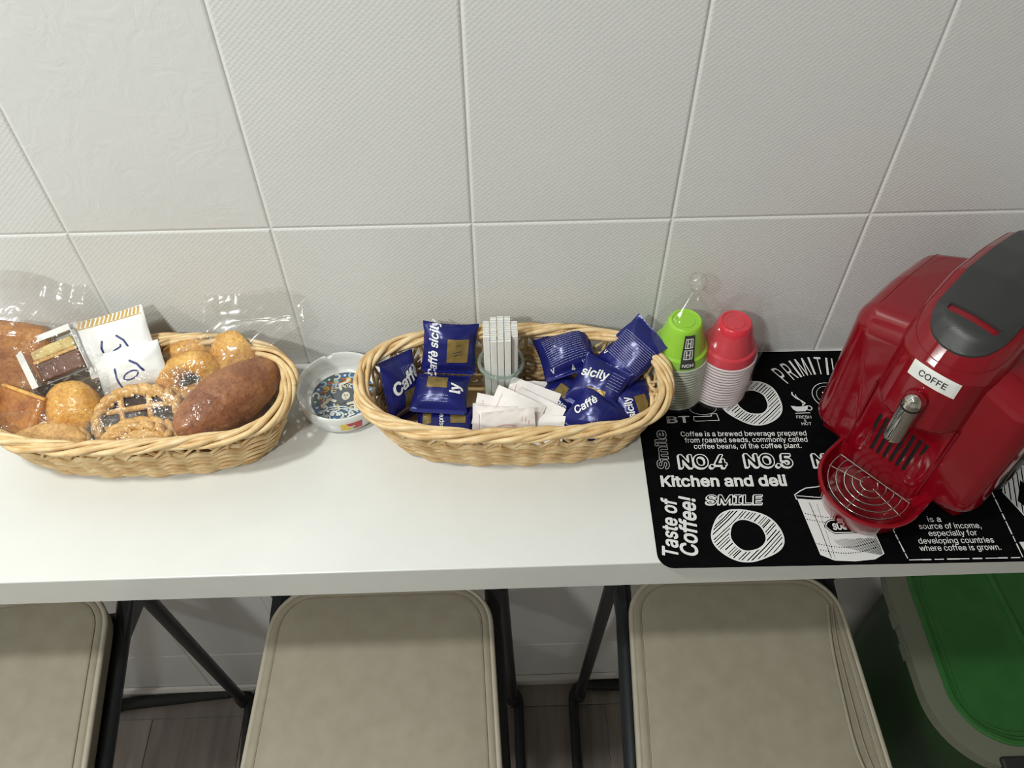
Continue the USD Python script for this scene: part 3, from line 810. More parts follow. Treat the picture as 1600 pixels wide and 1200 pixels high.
hair = Polygon([((.0125 + .0018 * math.sin(7 * x)) * math.cos(x), (.0105 + .0015 * math.sin(6 * x)) * math.sin(x) + .001) for x in np.linspace(0, 2 * PI, 60)[:-1]])
deco(hair, 6, .0006); deco(affinity.translate(affinity.scale(Point(0, 0).buffer(1), .0046, .0058), .0025, .0010), 4, .0009)
deco(unary_union([Point(.0010, .0020).buffer(.0008), Point(.0040, .0020).buffer(.0008), stroke([(.0019, -.0024), (.0032, -.0024)], .0007), stroke([(.0025, .0008), (.0024, -.0008)], .0005)]), 6, .0012)
deco(unary_union([stroke([(.006, -.010), (.013, -.008), (.015, -.014), (.020, -.016)], .0036), stroke([(-.009, -.006), (-.016, -.003), (-.020, -.009), (-.023, -.012)], .0034), stroke([(-.004, .011), (-.006, .018), (.001, .021), (.004, .025)], .0032)]), 4, .0007)
deco(unary_union([stroke([(-.015, -.015), (-.006, -.0135), (.004, -.0145), (.012, -.0185), (.018, -.022)], .0012), stroke([(-.014, -.018), (0, -.017), (.010, -.022)], .0010)]), 7, .0008)
# little flag on the outside of the rim
def wrap(g, z0, ang0, lift):
    m = fine(extrude(g, .0003), .003); v = m.vertices
    zz = z0 + v[:, 1]; rr = np.interp(zz, [.0012, .006, .016, .025, .0285], [.0435, .0470, .0492, .0500, .0500]) + lift + v[:, 2]
    an = ang0 + v[:, 0] / .049
    return tm(np.c_[rr * np.cos(an), rr * np.sin(an), zz], m.faces)
fa = math.radians(-73)
obj('flag_field', wrap(Polygon([(-.0118, -.0062), (.0010, -.0062), (-.0118, .0062)]).union(Polygon([(-.0118, .0062), (.0010, -.0062), (-.005, .0062)])), .0155, fa, .0001), M['yellow'], t)
obj('flag_field', wrap(Polygon([(-.005, .0062), (.0010, -.0062), (.0118, -.0062), (.0118, .0062)]), .0155, fa, .0001), M['flag_red'], t)
obj('flag_emblem', wrap(unary_union([Point(0, 0).buffer(.0017), stroke([(0, 0), (.0030, .0015), (.0035, -.001)], .0010), stroke([(0, 0), (-.003, .002), (-.0045, .001)], .0010), stroke([(0, 0), (.0005, -.0035), (.003, -.0038)], .0010)]), .0155, fa, .0005), pal[4], t)


# ------------------------------------------------------------ stacks of small cups in clear bags
def cup_stack(kind, cx, cy, n, mat, rimmat, h, lab_top, lab, group, lean):
    R0, R1 = .0310, .0165
    prof = [(R0, .0012), (R0 - .0010, .008), (R0 - .0024, .0135), (R0 - .0052, .0150), (R1 + .0020, h - .004), (R1 + .0006, h - .0012), (R1 - .0006, h), (R1 - .0020, h), (R1 - .0026, h - .0012), (0, h - .0012)]
    pin = [(0, h - .0020), (R1 - .0034, h - .0020), (R1 + .0010, h - .005), (R0 - .0060, .0146), (R0 - .0032, .0130), (R0 - .0018, .008), (R0 - .0008, .0012), (R0, .0012)]
    first = None; step = .0042; R = rot(0) ; d = np.array(lean)
    for k in range(n):
        loc = (cx + d[0] * k * step, cy + d[1] * k * step, .0016 + k * step)
        top = k == n - 1
        if first is None or top:
            t = thing(kind, lab_top if top else lab, 'cup', loc, None, group)
            obj('cup_wall', lathe(prof + pin, 48), M[mat], t, 40)
            rim = lathe([(R0 - .0006, 0), (R0 + .0009, .0002), (R0 + .0013, .0012), (R0 + .0010, .0028), (R0 - .0004, .0033), (R0 - .0006, 0)], 48)
            obj('rim', rim, M[rimmat], t, True)
            first = first or t
            if top:
                for rr in (.009, .0130):
                    obj('base_ring', moved(lathe([(rr, -.0014), (rr + .0007, -.0006), (rr + .0014, -.0014), (rr, -.0014)], 40), t=(0, 0, h)), M[mat], t, True)
                return t
        else:
            copy_of(first, lab, loc, None, group)


topg = cup_stack('lime_cup', .6225, -.0545, 16, 'green_cup', 'cup_rim_green', .050, 'uppermost lime green plastic cup with a black label strip, base up in its bag', 'lime green plastic cup nested upside down in the stack beside the basket', 'lime cups stacked upside down', (-.05, .02))
topr = cup_stack('red_cup', .6725, -.0525, 15, 'red_cup', 'cup_rim', .0475, 'uppermost red plastic cup, base up on top of the red stack', 'red plastic cup nested upside down in the stack next to the lime ones', 'red cups stacked upside down', (.02, .03))


def cone_wrap(g, ang, lift, y0=.006):
    """A flat strip wrapped round the side of the top lime cup (x round, y up)."""
    m = fine(extrude(g, .0003), .003); v = m.vertices
    zz = y0 + v[:, 1]; rr = np.interp(zz, [.0012, .008, .0135, .0150, .046], [.0310, .0300, .0286, .0262, .0188]) + lift + v[:, 2]
    a = ang + v[:, 0] / .0255
    return tm(np.c_[rr * np.cos(a), rr * np.sin(a), zz], m.faces)


la = math.radians(-84)
obj('label_strip', cone_wrap(sbox(-.0068, .000, .0068, .040), la, .0006), M['label_black'], topg)
box_ = sbox(-.0042, 0, .0042, .0105).buffer(.0006)
win = lambda y: affinity.translate(box_.difference(box_.buffer(-.0009)).union(stroke([(-.0020, .0015), (-.0020, .009)], .0013)).union(stroke([(.0018, .0015), (.0018, .009)], .0013)).union(stroke([(-.002, .0052), (.0018, .0052)], .0010)), 0, y)
cap = affinity.rotate(lettering('NCH', .0036, 2), 0, origin=(0, 0)); cap = affinity.translate(cap, -(cap.bounds[0] + cap.bounds[2]) / 2, .0030)
obj('label_lettering', cone_wrap(unary_union([win(.0255), win(.0115), cap]), la, .0010), M['white_ink'], topg)


def bag(name, label, loc, rings, amp, seed, mat, knot=None):
    """A loose clear bag: rings = [(z, rx, ry, dx, dy)] from the bottom up."""
    t = thing(name, label, 'plastic bag', loc)
    n = 64; a = np.arange(n) * 2 * PI / n
    zs = np.array([r[0] for r in rings]); Zf = np.linspace(zs[0], zs[-1], 44)
    cols = [np.interp(Zf, zs, [r[k] for r in rings]) for k in range(1, 5)]
    v = []
    for j, z in enumerate(Zf):
        rx, ry, dx, dy = (c[j] for c in cols)
        p = np.stack([np.cos(a), np.sin(a), np.full(n, z * 40)], -1)
        w = 1 + amp * (meshkit.fbm(p * np.array([2.2, 2.2, .5]) + 7 + seed, 3, seed) - .35) * 2
        w = np.maximum(w, 1.0) if j < 20 else w
        v.append(np.stack([dx + rx * w * np.cos(a), dy + ry * w * np.sin(a), np.full(n, z) + .002 * np.sin(3 * a + seed) * (j / 43)], -1))
    v = np.vstack(v); f = []
    for j in range(43):
        for q in range(n):
            w_ = (q + 1) % n; f += [(j * n + q, j * n + w_, j * n + n + w_), (j * n + q, j * n + n + w_, j * n + n + q)]
    obj('bag_film', tm(v, f), mat, t, True)
    if knot:
        k = blob(3, (knot[3], knot[3], knot[3] * 1.1), .9, 3.5, seed)
        obj('gathered_top', moved(k, t=knot[:3]), M['film_soft'], t, 50)
        obj('twist', tube(smooth_path([(knot[0] + .005 * math.cos(q), knot[1] + .005 * math.sin(q), knot[2] - knot[3] - .001 + .0006 * q) for q in np.arange(0, 10, .5)], 2), .0006, 5), M['film_soft'], t, True)
    return t


bag('cup_bag', 'clear bag tied in a knot over the lime green cups', (.6225, -.0545, .0016), [(.0002, .0335, .0330, 0, 0), (.068, .0345, .0335, -.003, .001), (.085, .033, .031, -.003, .002), (.108, .027, .025, -.003, .004), (.122, .022, .020, -.001, .006), (.134, .010, .010, .002, .010), (.142, .0035, .0035, .004, .013)], .10, 3, M['film_bag'], (.005, .015, .153, .0095))
bag('cup_bag', 'clear open bag slipped over the red cups', (.6725, -.0525, .0016), [(.0002, .0340, .0335, 0, 0), (.066, .0345, .0340, .001, .002), (.085, .034, .031, .002, .003), (.103, .027, .022, .005, .008), (.112, .022, .013, .010, .015), (.118, .017, .006, .015, .021), (.122, .014, .003, .019, .025)], .09, 6, M['film_bag'])

# ------------------------------------------------------------ glass jar with wrapped stirrers
JX, JY, JZ = .4255, -.0600, .0066
t = thing('glass_jar', 'small clear glass jar holding white wrapped stirrers in the coffee basket', 'jar', (JX, JY, JZ))
obj('glass', lathe([(0, 0), (.0195, 0), (.0212, .0015), (.0218, .006), (.0222, .046), (.0225, .050), (.0252, .0535), (.0262, .0555), (.0262, .0575), (.0252, .0595), (.0236, .0605), (.0222, .0600), (.0214, .0575), (.0206, .050), (.0202, .006), (.0190, .0032), (0, .0030)], 56), M['glass'], t, 40)
obj('rim_bead', moved(tube(np.array([(.0238 * math.cos(a), .0238 * math.sin(a), .0568) for a in np.linspace(0, 2 * PI, 65)[:-1]]), .0019, 10, True)), M['bead'], t, True)
first = None; k = 0
rng = np.random.default_rng(11)
sm = cat([rbox(-.0034, .0034, -.00105, .00105, 0, .1040, .0009)])
cr = cat([bx(-.0031, .0031, -.0003, .0003, .1035, .1065)])
for j in range(-7, 8):
    for i in range(-2, 3):
        x, y = i * .0073, j * .00222
        if math.hypot(abs(x) + .0033, abs(y) + .0009) > .0206: continue
        loc = (JX + x, JY + y, JZ + .0034 + .0012 * rng.random())
        lab = 'white paper-wrapped stirrer standing in the bundle in the glass jar'
        if first is None:
            first = thing('wrapped_stirrer', lab, 'stirrer', loc, None, 'stirrers in the jar')
            obj('sleeve', sm, M['stick_paper'], first, 40); obj('crimped_end', cr, M['stick_paper'], first)
        else: copy_of(first, lab, loc)
        k += 1


# ------------------------------------------------------------ pillow packs: coffee sachets, sugar, wrappers
def pillow(w, h, th, seed=0, n=26, fin=.10, wr=.0012, pinch=.06, zig=True):
    """Closed sachet in its own plane: +z is the front. Returns (mesh, front(x, y) -> z)."""
    u = np.linspace(-1, 1, n); U, V = np.meshgrid(u, u, indexing='ij')
    q = np.clip((1 - np.abs(V)) / fin, 0, 1) if fin else np.ones_like(V)
    Vi = np.clip(np.abs(V) / (1 - fin), 0, 1)
    prof = np.clip(1 - np.abs(U) ** 2.4, 0, 1) ** .62 * np.clip(1 - Vi ** 2.6, 0, 1) ** .7
    nz = meshkit.fbm(np.stack([U * 2.6 + seed, V * 2.6, U * 0 + seed * 1.7], -1), 4, seed) - .5
    rad = np.sin((np.arctan2(V, U)) * 9 + seed) * (np.abs(U) * np.abs(V)) ** .5 * (1 - prof)
    X = U * w / 2 * (1 - pinch * (1 - Vi ** 2)); Y = V * h / 2 * (1 - pinch * .8 * (1 - U ** 2))
    bend = (.10 * math.sin(seed * 2.1)) * w * (U ** 2)
    e = .00035 * np.maximum(0, 1 - prof * 9) + .0002
    crimp = (.0006 * np.sin(U * 38) * (1 - q)) if zig else 0
    Zt = th / 2 * prof + wr * (nz * 2 + rad) * (.25 + prof) + e + crimp + bend
    Zb = -th / 2 * prof + wr * (nz[::-1] * 2 - rad) * (.25 + prof) * .6 - e + crimp + bend
    Zb = np.minimum(Zb, Zt - .0004)
    N = n * n; idx = np.arange(N).reshape(n, n)
    a, b, c, d = idx[:-1, :-1].ravel(), idx[1:, :-1].ravel(), idx[1:, 1:].ravel(), idx[:-1, 1:].ravel()
    f = np.vstack([np.c_[a, b, c], np.c_[a, c, d], np.c_[a + N, c + N, b + N], np.c_[a + N, d + N, c + N]])
    edge = np.r_[idx[:-1, 0], idx[-1, :-1], idx[:0:-1, -1], idx[0, :0:-1]]; e2 = np.roll(edge, -1)
    f = np.vstack([f, np.c_[edge, edge + N, e2 + N], np.c_[edge, e2 + N, e2]])
    v = np.vstack([np.stack([X, Y, Zt], -1).reshape(-1, 3), np.stack([X, Y, Zb], -1).reshape(-1, 3)])
    m = tm(v, f)
    if m.volume < 0: m.invert()
    from scipy.interpolate import LinearNDInterpolator, NearestNDInterpolator
    xy = np.c_[X.ravel(), Y.ravel()]; L, Nn = LinearNDInterpolator(xy, Zt.ravel()), NearestNDInterpolator(xy, Zt.ravel())

    def front(x, y):
        z = L(x, y); return np.where(np.isnan(z), Nn(x, y), z)
    return m, front


def on_pack(g, front, lift=.0003, edge=.0025):
    m = fine(flat(g), edge); v = m.vertices
    top = np.c_[v[:, :2], front(v[:, 0], v[:, 1]) + lift]
    return tm(top, m.faces)


def center(g, x=0, y=0, ang=0):
    b = g.bounds
    return affinity.translate(affinity.rotate(affinity.translate(g, -(b[0] + b[2]) / 2, -(b[1] + b[3]) / 2), ang, origin=(0, 0)), x, y)


def tiny_lines(x0, x1, y0, y1, k, seed, ang=0):
    rng = np.random.default_rng(seed); gs = []
    for i in range(k):
        y = y0 + (y1 - y0) * i / max(1, k - 1); x = x0
        while x < x1:
            l = (.0012 + .004 * rng.random()); gs.append(sbox(x, y - .00024, min(x + l, x1), y + .00024)); x += l + .0007
    return affinity.rotate(unary_union(gs), ang, origin=(0, 0))


def sachet(label, loc, R, style, seed, w=.058, h=.064, th=.024):
    t = thing('coffee_sachet', label, 'coffee sachet', loc, R, 'blue coffee sachets in the basket')
    SQUEEZE[str(t.GetPath())] = (*PLACE[str(t.GetPath())], B2)
    m, fr = pillow(w, h, th, seed)
    foil = obj('foil', m, M['navy'], t, 50)
    obj('seal_fin', moved(bx(-w * .46, w * .46, -h / 2 + .0, -h / 2 + .0045, -.0003, .0003), t=(0, -.0015, fr(np.array([0.]), np.array([-h / 2 * .98]))[0])), M['navy'], t)
    if style == 'front':
        obj('gold_square', on_pack(center(rrect(.023, .026, .001), .0085, -.001), fr), M['gold'], foil)
        obj('gold_mark', on_pack(unary_union([stroke([(.004, -.003), (.012, -.001)], .0009), stroke([(.005, -.006), (.013, -.004)], .0009), stroke([(.006, .005), (.011, .006)], .0007)]), fr, .0006), M['lid_black'], foil)
        obj('lettering', on_pack(center(lettering('Caffè sicily', .0088, 3, .18), -.0165, -.001, 90), fr, .0004), M['white_ink'], foil)
    elif style == 'word':
        obj('gold_square', on_pack(center(rrect(.020, .022, .001), .004, -.014), fr), M['gold'], foil)
        obj('lettering', on_pack(center(lettering('Caffè', .0125, 4, .15), .002, .008, 18), fr, .0004), M['white_ink'], foil)
        obj('small_print', on_pack(tiny_lines(.014, .022, -.022, .0, 9, seed, 90).buffer(0), fr, .0004), M['pale_ink'], foil)
    elif style == 'gold_top':
        obj('gold_square', on_pack(center(rrect(.022, .015, .001), -.003, .008), fr), M['gold'], foil)
        obj('lettering', on_pack(center(lettering('ly', .0105, 4, .18), .0175, .002, 100), fr, .0004), M['white_ink'], foil)
        obj('small_print', on_pack(tiny_lines(-.016, .010, -.014, -.008, 3, seed), fr, .0004), M['pale_ink'], foil)
    elif style == 'gold_sides':
        for x in (-.019, .014): obj('gold_square', on_pack(center(rrect(.016 if x > 0 else .009, .016, .001), x, .008), fr), M['gold'], foil)
        obj('lettering', on_pack(center(lettering('espresso', .0048, 2), -.003, .008, 90), fr, .0004), M['white_ink'], foil)
    elif style == 'print':
        obj('small_print', on_pack(tiny_lines(-.021, .021, -.013, .018, 14, seed, 4), fr, .0004), M['pale_ink'], foil)
        obj('recycling_mark', on_pack(unary_union([center(lettering('4', .0048, 3), .002, -.020), center(lettering('W', .0045, 3), .016, -.018), center(lettering('V', .0045, 3), -.020, -.017)]), fr, .0005), M['white_ink'], foil)
    elif style == 'ly':
        obj('lettering', on_pack(center(lettering('sicily', .0088, 3, .18), -.008, .010, 15), fr, .0004), M['white_ink'], foil)
        obj('gold_square', on_pack(center(rrect(.020, .020, .001), .003, -.013, 10), fr), M['gold'], foil)
        obj('small_print', on_pack(tiny_lines(.008, .022, .004, .020, 6, seed), fr, .0004), M['pale_ink'], foil)
    elif style == 'edge':
        obj('lettering', on_pack(center(lettering('Caffè', .0075, 3, .15), -.019, .004, 65), fr, .0004), M['white_ink'], foil)
        obj('small_print', on_pack(tiny_lines(-.006, .022, -.020, -.004, 5, seed), fr, .0004), M['pale_ink'], foil)
        obj('back_seam', on_pack(sbox(-.0012, -.028, .0012, .028), fr, .0012), M['navy'], foil)
    else:
        obj('gold_square', on_pack(center(rrect(.014, .020, .001), 0, 0), fr), M['gold'], foil)
        obj('lettering', on_pack(center(lettering('sicily', .007, 3, .18), -.014, 0, 90), fr, .0004), M['white_ink'], foil)
    return t


sachet('blue coffee sachet standing on edge against the left end of the basket', (.3150, -.0800, .050), rot(60, 64, -24), 'word', 1, .050, .070, .026)
sachet('blue coffee sachet with a big gold square, upright left of the glass jar', (.3705, -.0480, .074), rot(4, 58, -8), 'front', 2, .060, .056, .018)
sachet('blue coffee sachet with a narrow gold block, lying just below the upright one', (.3590, -.0860, .044), rot(-3, 12, -3), 'gold_top', 3, .062, .046, .026)
sachet('blue coffee sachet with two gold blocks, lying lowest at the front left of the basket', (.3640, -.1190, .025), rot(0, 10, 0), 'gold_sides', 4, .062, .046, .024)
sachet('blue coffee sachet covered in small white print, right behind the sugar packets', (.4960, -.0530, .069), rot(-12, 28, 26), 'print', 5, .062, .048, .026)
sachet('blue coffee sachet with white print leaning on the back right rim, its corner sticking up', (.5650, -.0620, .072), rot(-38, 38, -18), 'print', 6, .052, .074, .024)
sachet('blue coffee sachet with lettering over a gold block, in the middle of the right-hand heap', (.5290, -.0900, .053), rot(-22, 36, -12), 'ly', 7, .054, .056, .022)
sachet('blue coffee sachet with a raised back seam, at the front of the right-hand heap', (.5260, -.1240, .043), rot(-8, 36, -30), 'edge', 8, .064, .050, .024)
sachet('blue coffee sachet with a small gold block at the right end of the basket', (.5700, -.1080, .040), rot(40, 30, -20), 'gold', 9, .050, .056, .022)
sachet('blue coffee sachet half buried between the jar and the right-hand heap', (.4920, -.0850, .032), rot(20, 20, 30), 'gold', 10, .050, .050, .022)


def sugar(label, loc, R, seed, logo=False):
    t = thing('sugar_packet', label, 'sugar packet', loc, R, 'white sugar packets in front of the jar')
    SQUEEZE[str(t.GetPath())] = (*PLACE[str(t.GetPath())], B2)
    m, fr = pillow(.056, .034, .0042, seed, 18, .12, .0007, .01)
    obj('paper', m, M['sugar_paper'], t, 50)
    rng = np.random.default_rng(seed)
    if logo:
        el = affinity.scale(Point(0, 0).buffer(1, quad_segs=12), .013, .0062)
        g = unary_union([el.difference(el.buffer(-.0008)), stroke([(-.014, -.004), (-.006, .004), (.002, -.003), (.010, .004)], .0009), stroke([(-.008, -.002), (0, .002), (.007, -.003)], .0008)])
        obj('red_print', on_pack(affinity.translate(g, -.004, -.004), fr), M['pink_ink'], t)
        obj('red_mark', on_pack(unary_union([center(tiny_lines(0, .006, 0, .004, 2, seed), .016, .006, 80), center(tiny_lines(0, .004, 0, .002, 1, seed), .021, .002, 80)]), fr), M['red_ink'], t)
    else:
        obj('red_mark', on_pack(unary_union([center(tiny_lines(0, .005, 0, .003, 2, seed), .015, -.008), center(sbox(0, 0, .0008, .020), -.0205, 0)]), fr), M['pink_ink'], t)
    return t


for i, (lab, x, y, z, ya, ti, ro, lg) in enumerate((
        ('white sugar packet lying flat right behind the others, nearest the jar', .4580, -.0860, .036, 0, 18, -4, 0),
        ('white sugar packet slanting down to the right from the jar foot', .4570, -.0960, .041, 0, 32, -22, 0),
        ('white sugar packet at the right of the pile with a pink block on its corner', .4610, -.1085, .036, -4, 42, -24, 0),
        ('white sugar packet on top of the fan in the middle of the pile', .4400, -.1120, .045, 0, 34, -26, 0),
        ('white sugar packet at the upper left corner of the fan', .4230, -.1100, .037, 4, 32, -16, 0),
        ('white sugar packet second from the left edge of the fan', .4210, -.1165, .034, 6, 36, -8, 0),
        ('white sugar packet standing behind the one with the pink emblem', .4260, -.1215, .037, 2, 54, -3, 0),
        ('white sugar packet with a pink oval emblem standing at the front of the pile', .4320, -.1265, .038, 2, 60, 3, 1),
        ('white sugar packet lying flat at the front right behind the basket rim', .4620, -.1270, .030, -2, 28, -8, 0))):
    sugar(lab, (x, y, z), rot(ya, ti, ro), 20 + i, lg)


# ------------------------------------------------------------ pastries in clear wrappers
def hull_z(h, x, y, up):
    n = h.face_normals; D = np.einsum('ij,ij->i', n, h.triangles_center)
    k = n[:, 2] > 1e-3 if up else n[:, 2] < -1e-3
    z = (D[k][None] - np.c_[x, y] @ n[k, :2].T) / n[k, 2][None]
    return z.min(1) if up else z.max(1)


def film_over(parts, w, h, at, seed, gap=.0012, n=44, slack=1.6):
    """A clear sachet drawn over the given parts: two sheets that follow them and meet in flat ends."""
    from scipy.ndimage import gaussian_filter
    u = np.linspace(-1, 1, n); U, V = np.meshgrid(u, u, indexing='ij')
    wob = 1 + .02 * np.sin(5 * U + seed) * np.abs(V)
    X = at[0] + U * w / 2 * (1 + .015 * np.sin(7 * V + seed)); Y = at[1] + V * h / 2 * wob
    x, y = X.ravel(), Y.ravel()
    hs = [trimesh.convex.convex_hull(np.asarray(p.vertices)) for p in parts]
    top = np.full(len(x), -9.); bot = np.full(len(x), 9.)
    for q in hs:
        a, b = hull_z(q, x, y, True), hull_z(q, x, y, False); ins = a > b
        top = np.where(ins, np.maximum(top, a), top); bot = np.where(ins, np.minimum(bot, b), bot)
    ins = top > bot
    zc = at[2]
    T0 = np.where(ins, top + gap, zc + .0006).reshape(n, n); B0 = np.where(ins, bot - gap, zc - .0006).reshape(n, n)
    I = ins.reshape(n, n)
    T, B = T0.copy(), B0.copy()
    for _ in range(5):
        T = np.where(I, np.maximum(gaussian_filter(T, slack), T0), gaussian_filter(T, slack)); B = np.where(I, np.minimum(gaussian_filter(B, slack), B0), gaussian_filter(B, slack))
    e = np.clip(np.minimum(1 - np.abs(U), 1 - np.abs(V)) / .12, 0, 1)
    T = zc + (T - zc) * e + .0003; B = zc + (B - zc) * e - .0003
    P_ = np.stack([X * 55, Y * 55, U * 0 + seed], -1)
    wr = (np.abs(meshkit.fbm(P_, 4, seed) - .5) * 2)
    wr2 = np.sin(X * 420 + 9 * meshkit.fbm(P_ * .5, 2, seed + 3)) * np.clip((np.abs(V) - .62) / .2, 0, 1) * .0006
    bend = .009 * np.sin(2.2 * U + seed) * np.clip((np.abs(V) - .7) / .3, 0, 1) + .006 * np.sin(3 * V + seed * 2) * np.clip((np.abs(U) - .7) / .3, 0, 1)
    T = T + .0016 * wr + wr2 + bend; B = B - .0010 * wr + wr2 + bend
    N = n * n; idx = np.arange(N).reshape(n, n)
    a, b, c, d = idx[:-1, :-1].ravel(), idx[1:, :-1].ravel(), idx[1:, 1:].ravel(), idx[:-1, 1:].ravel()
    f = np.vstack([np.c_[a, b, c], np.c_[a, c, d], np.c_[a + N, c + N, b + N], np.c_[a + N, d + N, c + N]])
    edge = np.r_[idx[:-1, 0], idx[-1, :-1], idx[:0:-1, -1], idx[0, :0:-1]]; e2 = np.roll(edge, -1)
    f = np.vstack([f, np.c_[edge, edge + N, e2 + N], np.c_[edge, e2 + N, e2]])
    return tm(np.vstack([np.stack([X, Y, T], -1).reshape(-1, 3), np.stack([X, Y, B], -1).reshape(-1, 3)]), f)


def pastry(name, label, cat_, loc, R, parts, wrap, at=(0, 0, 0), mat='film', seed=0):
    """parts = [(name, mesh, material, smooth)]"""
    t = thing(name, label, cat_, loc, R, 'wrapped pastries in the left basket')
    key = str(t.GetPath()); SQUEEZE[key] = (*PLACE[key], B1)
    for nm, m, mt, sm_ in parts: obj(nm, m, mt, t, sm_)
    if wrap: obj('clear_wrapper', film_over([p[1] for p in parts], *wrap, at, seed), M[mat], t, True)
    return t


def lump(sx, sy, sz, seed, amp=.16, freq=1.3, flatten=.35, fine_=.0010, dents=0):
    m = blob(5, (1, 1, 1), amp, freq, seed)
    m.vertices[:, 2] = np.where(m.vertices[:, 2] < -flatten, -flatten + (m.vertices[:, 2] + flatten) * .25, m.vertices[:, 2])
    m.vertices *= np.array([sx, sy, sz])
    n = m.vertices / np.linalg.norm(m.vertices, axis=1, keepdims=True)
    m.vertices += n * ((meshkit.fbm(m.vertices * 160 + seed, 4, seed + 5) - .5) * 2 * fine_)[:, None]
    return m


def slab(x, y, z, r, seed, amp=.0018):
    m = fine(rbox(-x / 2, x / 2, -y / 2, y / 2, -z / 2, z / 2, r), .005)
    d = meshkit.fbm(m.vertices * 70 + seed * 9, 4, seed) - .5
    m.vertices += m.vertices / np.linalg.norm(m.vertices, axis=1, keepdims=True) * (d * 2 * amp)[:, None]
    return m


pastry('cake_loaf', 'brown cake loaf standing in a tall clear bag at the back left corner', 'cake', (-.0850, -.0560, .080), rot(14, 58, -22),
       [('cake', slab(.064, .084, .028, .012, 2), BREAD['loaf'], 40)], (.100, .150), (.008, .022, .002), 'film_soft', 3)
pastry('cake_loaf', 'long brown cake slice lying in film at the left end of the basket', 'cake', (-.0860, -.1020, .052), rot(-30, 26, 6),
       [('cake', slab(.082, .046, .026, .007, 5), BREAD['loaf'], 40), ('cut_side', moved(slab(.0800, .0040, .0230, .0018, 6, .0006), t=(0, .0225, .0020)), BREAD['golden'], 40)], (.115, .074), (0, 0, 0), 'film', 4)
tray = cat([bx(-.028, .028, -.022, .022, -.0080, -.0072), bx(-.028, -.0270, -.022, .022, -.008, .0085), bx(.0272, .028, -.022, .022, -.008, .0085), bx(-.028, .028, .0212, .022, -.008, .0085)])
tray = cat([tray, bx(-.034, -.028, -.022, .022, .0077, .0085), bx(-.034, .028, .022, .0275, .0077, .0085)])
pastry('layer_cake_slice', 'layered cream and chocolate cake slice in a white paper tray, left of the paper packets', 'cake slice', (-.0425, -.0560, .085), rot(6, 46, 16),
       [('paper_tray', tray, M['paper'], False), ('sponge_layer', moved(slab(.046, .012, .013, .003, 7, .001), t=(.0015, .0095, .0005)), M['sponge'], 40),
        ('chocolate_layer', moved(slab(.048, .021, .013, .003, 8, .001), t=(.0015, -.0090, .0005)), M['choc'], 40),
        ('cream_line', moved(slab(.047, .0035, .0136, .0012, 9, .0005), t=(.0015, .0022, .0010)), BREAD['crumb'], 40)], (.092, .068), (0, .004, .002), 'film', 5)


def paper_pack(label, loc, R, w, h, th, seed, mark):
    t = thing('paper_packet', label, 'snack packet', loc, R, 'white paper snack packets')
    m, fr = pillow(w, h, th, seed, 28, .10, .0016, .03)
    pk = obj('paper', m, M['paper'], t, 50)
    if mark == '1':
        gs = []
        for k in range(15):
            x = -w / 2 + .003 + k * (w - .006) / 15
            gs.append(Polygon([(x, h / 2 * .74), (x + .0026, h / 2 * .74), (x + .0046, h / 2 * .975), (x + .0020, h / 2 * .975)]))
        obj('gold_striped_edge', on_pack(unary_union(gs), fr), M['stripe'], pk)
        obj('gold_line', on_pack(sbox(-w / 2 * .92, h / 2 * .70, w / 2 * .92, h / 2 * .73), fr), M['stripe'], pk)
        g = unary_union([stroke([(-.0125, .004), (-.0150, -.003), (-.0150, -.011), (-.0140, -.018)], .0021), stroke([(.004, .006), (.0095, .000), (.012, -.007)], .0021), stroke([(-.0085, -.010), (.0045, -.006), (.0050, -.004)], .0015), stroke([(-.0085, -.010), (-.005, -.014)], .0014)])
    else:
        el = affinity.rotate(affinity.scale(Point(0, 0).buffer(1, quad_segs=12), .0092, .0046), 14)
        g = unary_union([affinity.translate(el.difference(el.buffer(-.0015)), .001, -.005), stroke([(-.0135, .005), (-.0145, -.004), (-.0135, -.015)], .0020), stroke([(.0045, .010), (.011, .005), (.0155, -.003)], .0023)])
    obj('pen_mark', on_pack(g, fr, .0005), M['blue_pen'], pk)
    return t


paper_pack('white paper packet with a gold striped edge, at the back of the pastry basket', (.0180, -.0375, .087), rot(0, 46, 14), .076, .062, .020, 31, '1')
paper_pack('plain white paper packet marked with a blue pen circle, before the gold-edged one', (.0345, -.0660, .074), rot(0, 50, 13), .074, .048, .018, 33, '0')
# golden muffin
m = lathe([(0, -.024), (.019, -.024), (.0205, -.022), (.0265, .004), (.0300, .011), (.0302, .0165), (.0260, .0235), (.016, .0280), (.007, .030), (0, .0302)], 72)
v = m.vertices; a = np.arctan2(v[:, 1], v[:, 0]); k = 1 + .035 * np.cos(18 * a) * (v[:, 2] < .004) + .07 * (meshkit.fbm(v * 60 + 3, 3, 4) - .5)
m.vertices = v * np.c_[k, k, np.ones(len(k))]
pastry('muffin', 'golden muffin in crinkled film left of the lattice tart', 'muffin', (-.0225, -.0960, .047), rot(-8, 40, 16), [('crumb', m, BREAD['golden'], 60)], (.084, .090), (.000, .008, .004), 'film', 7)
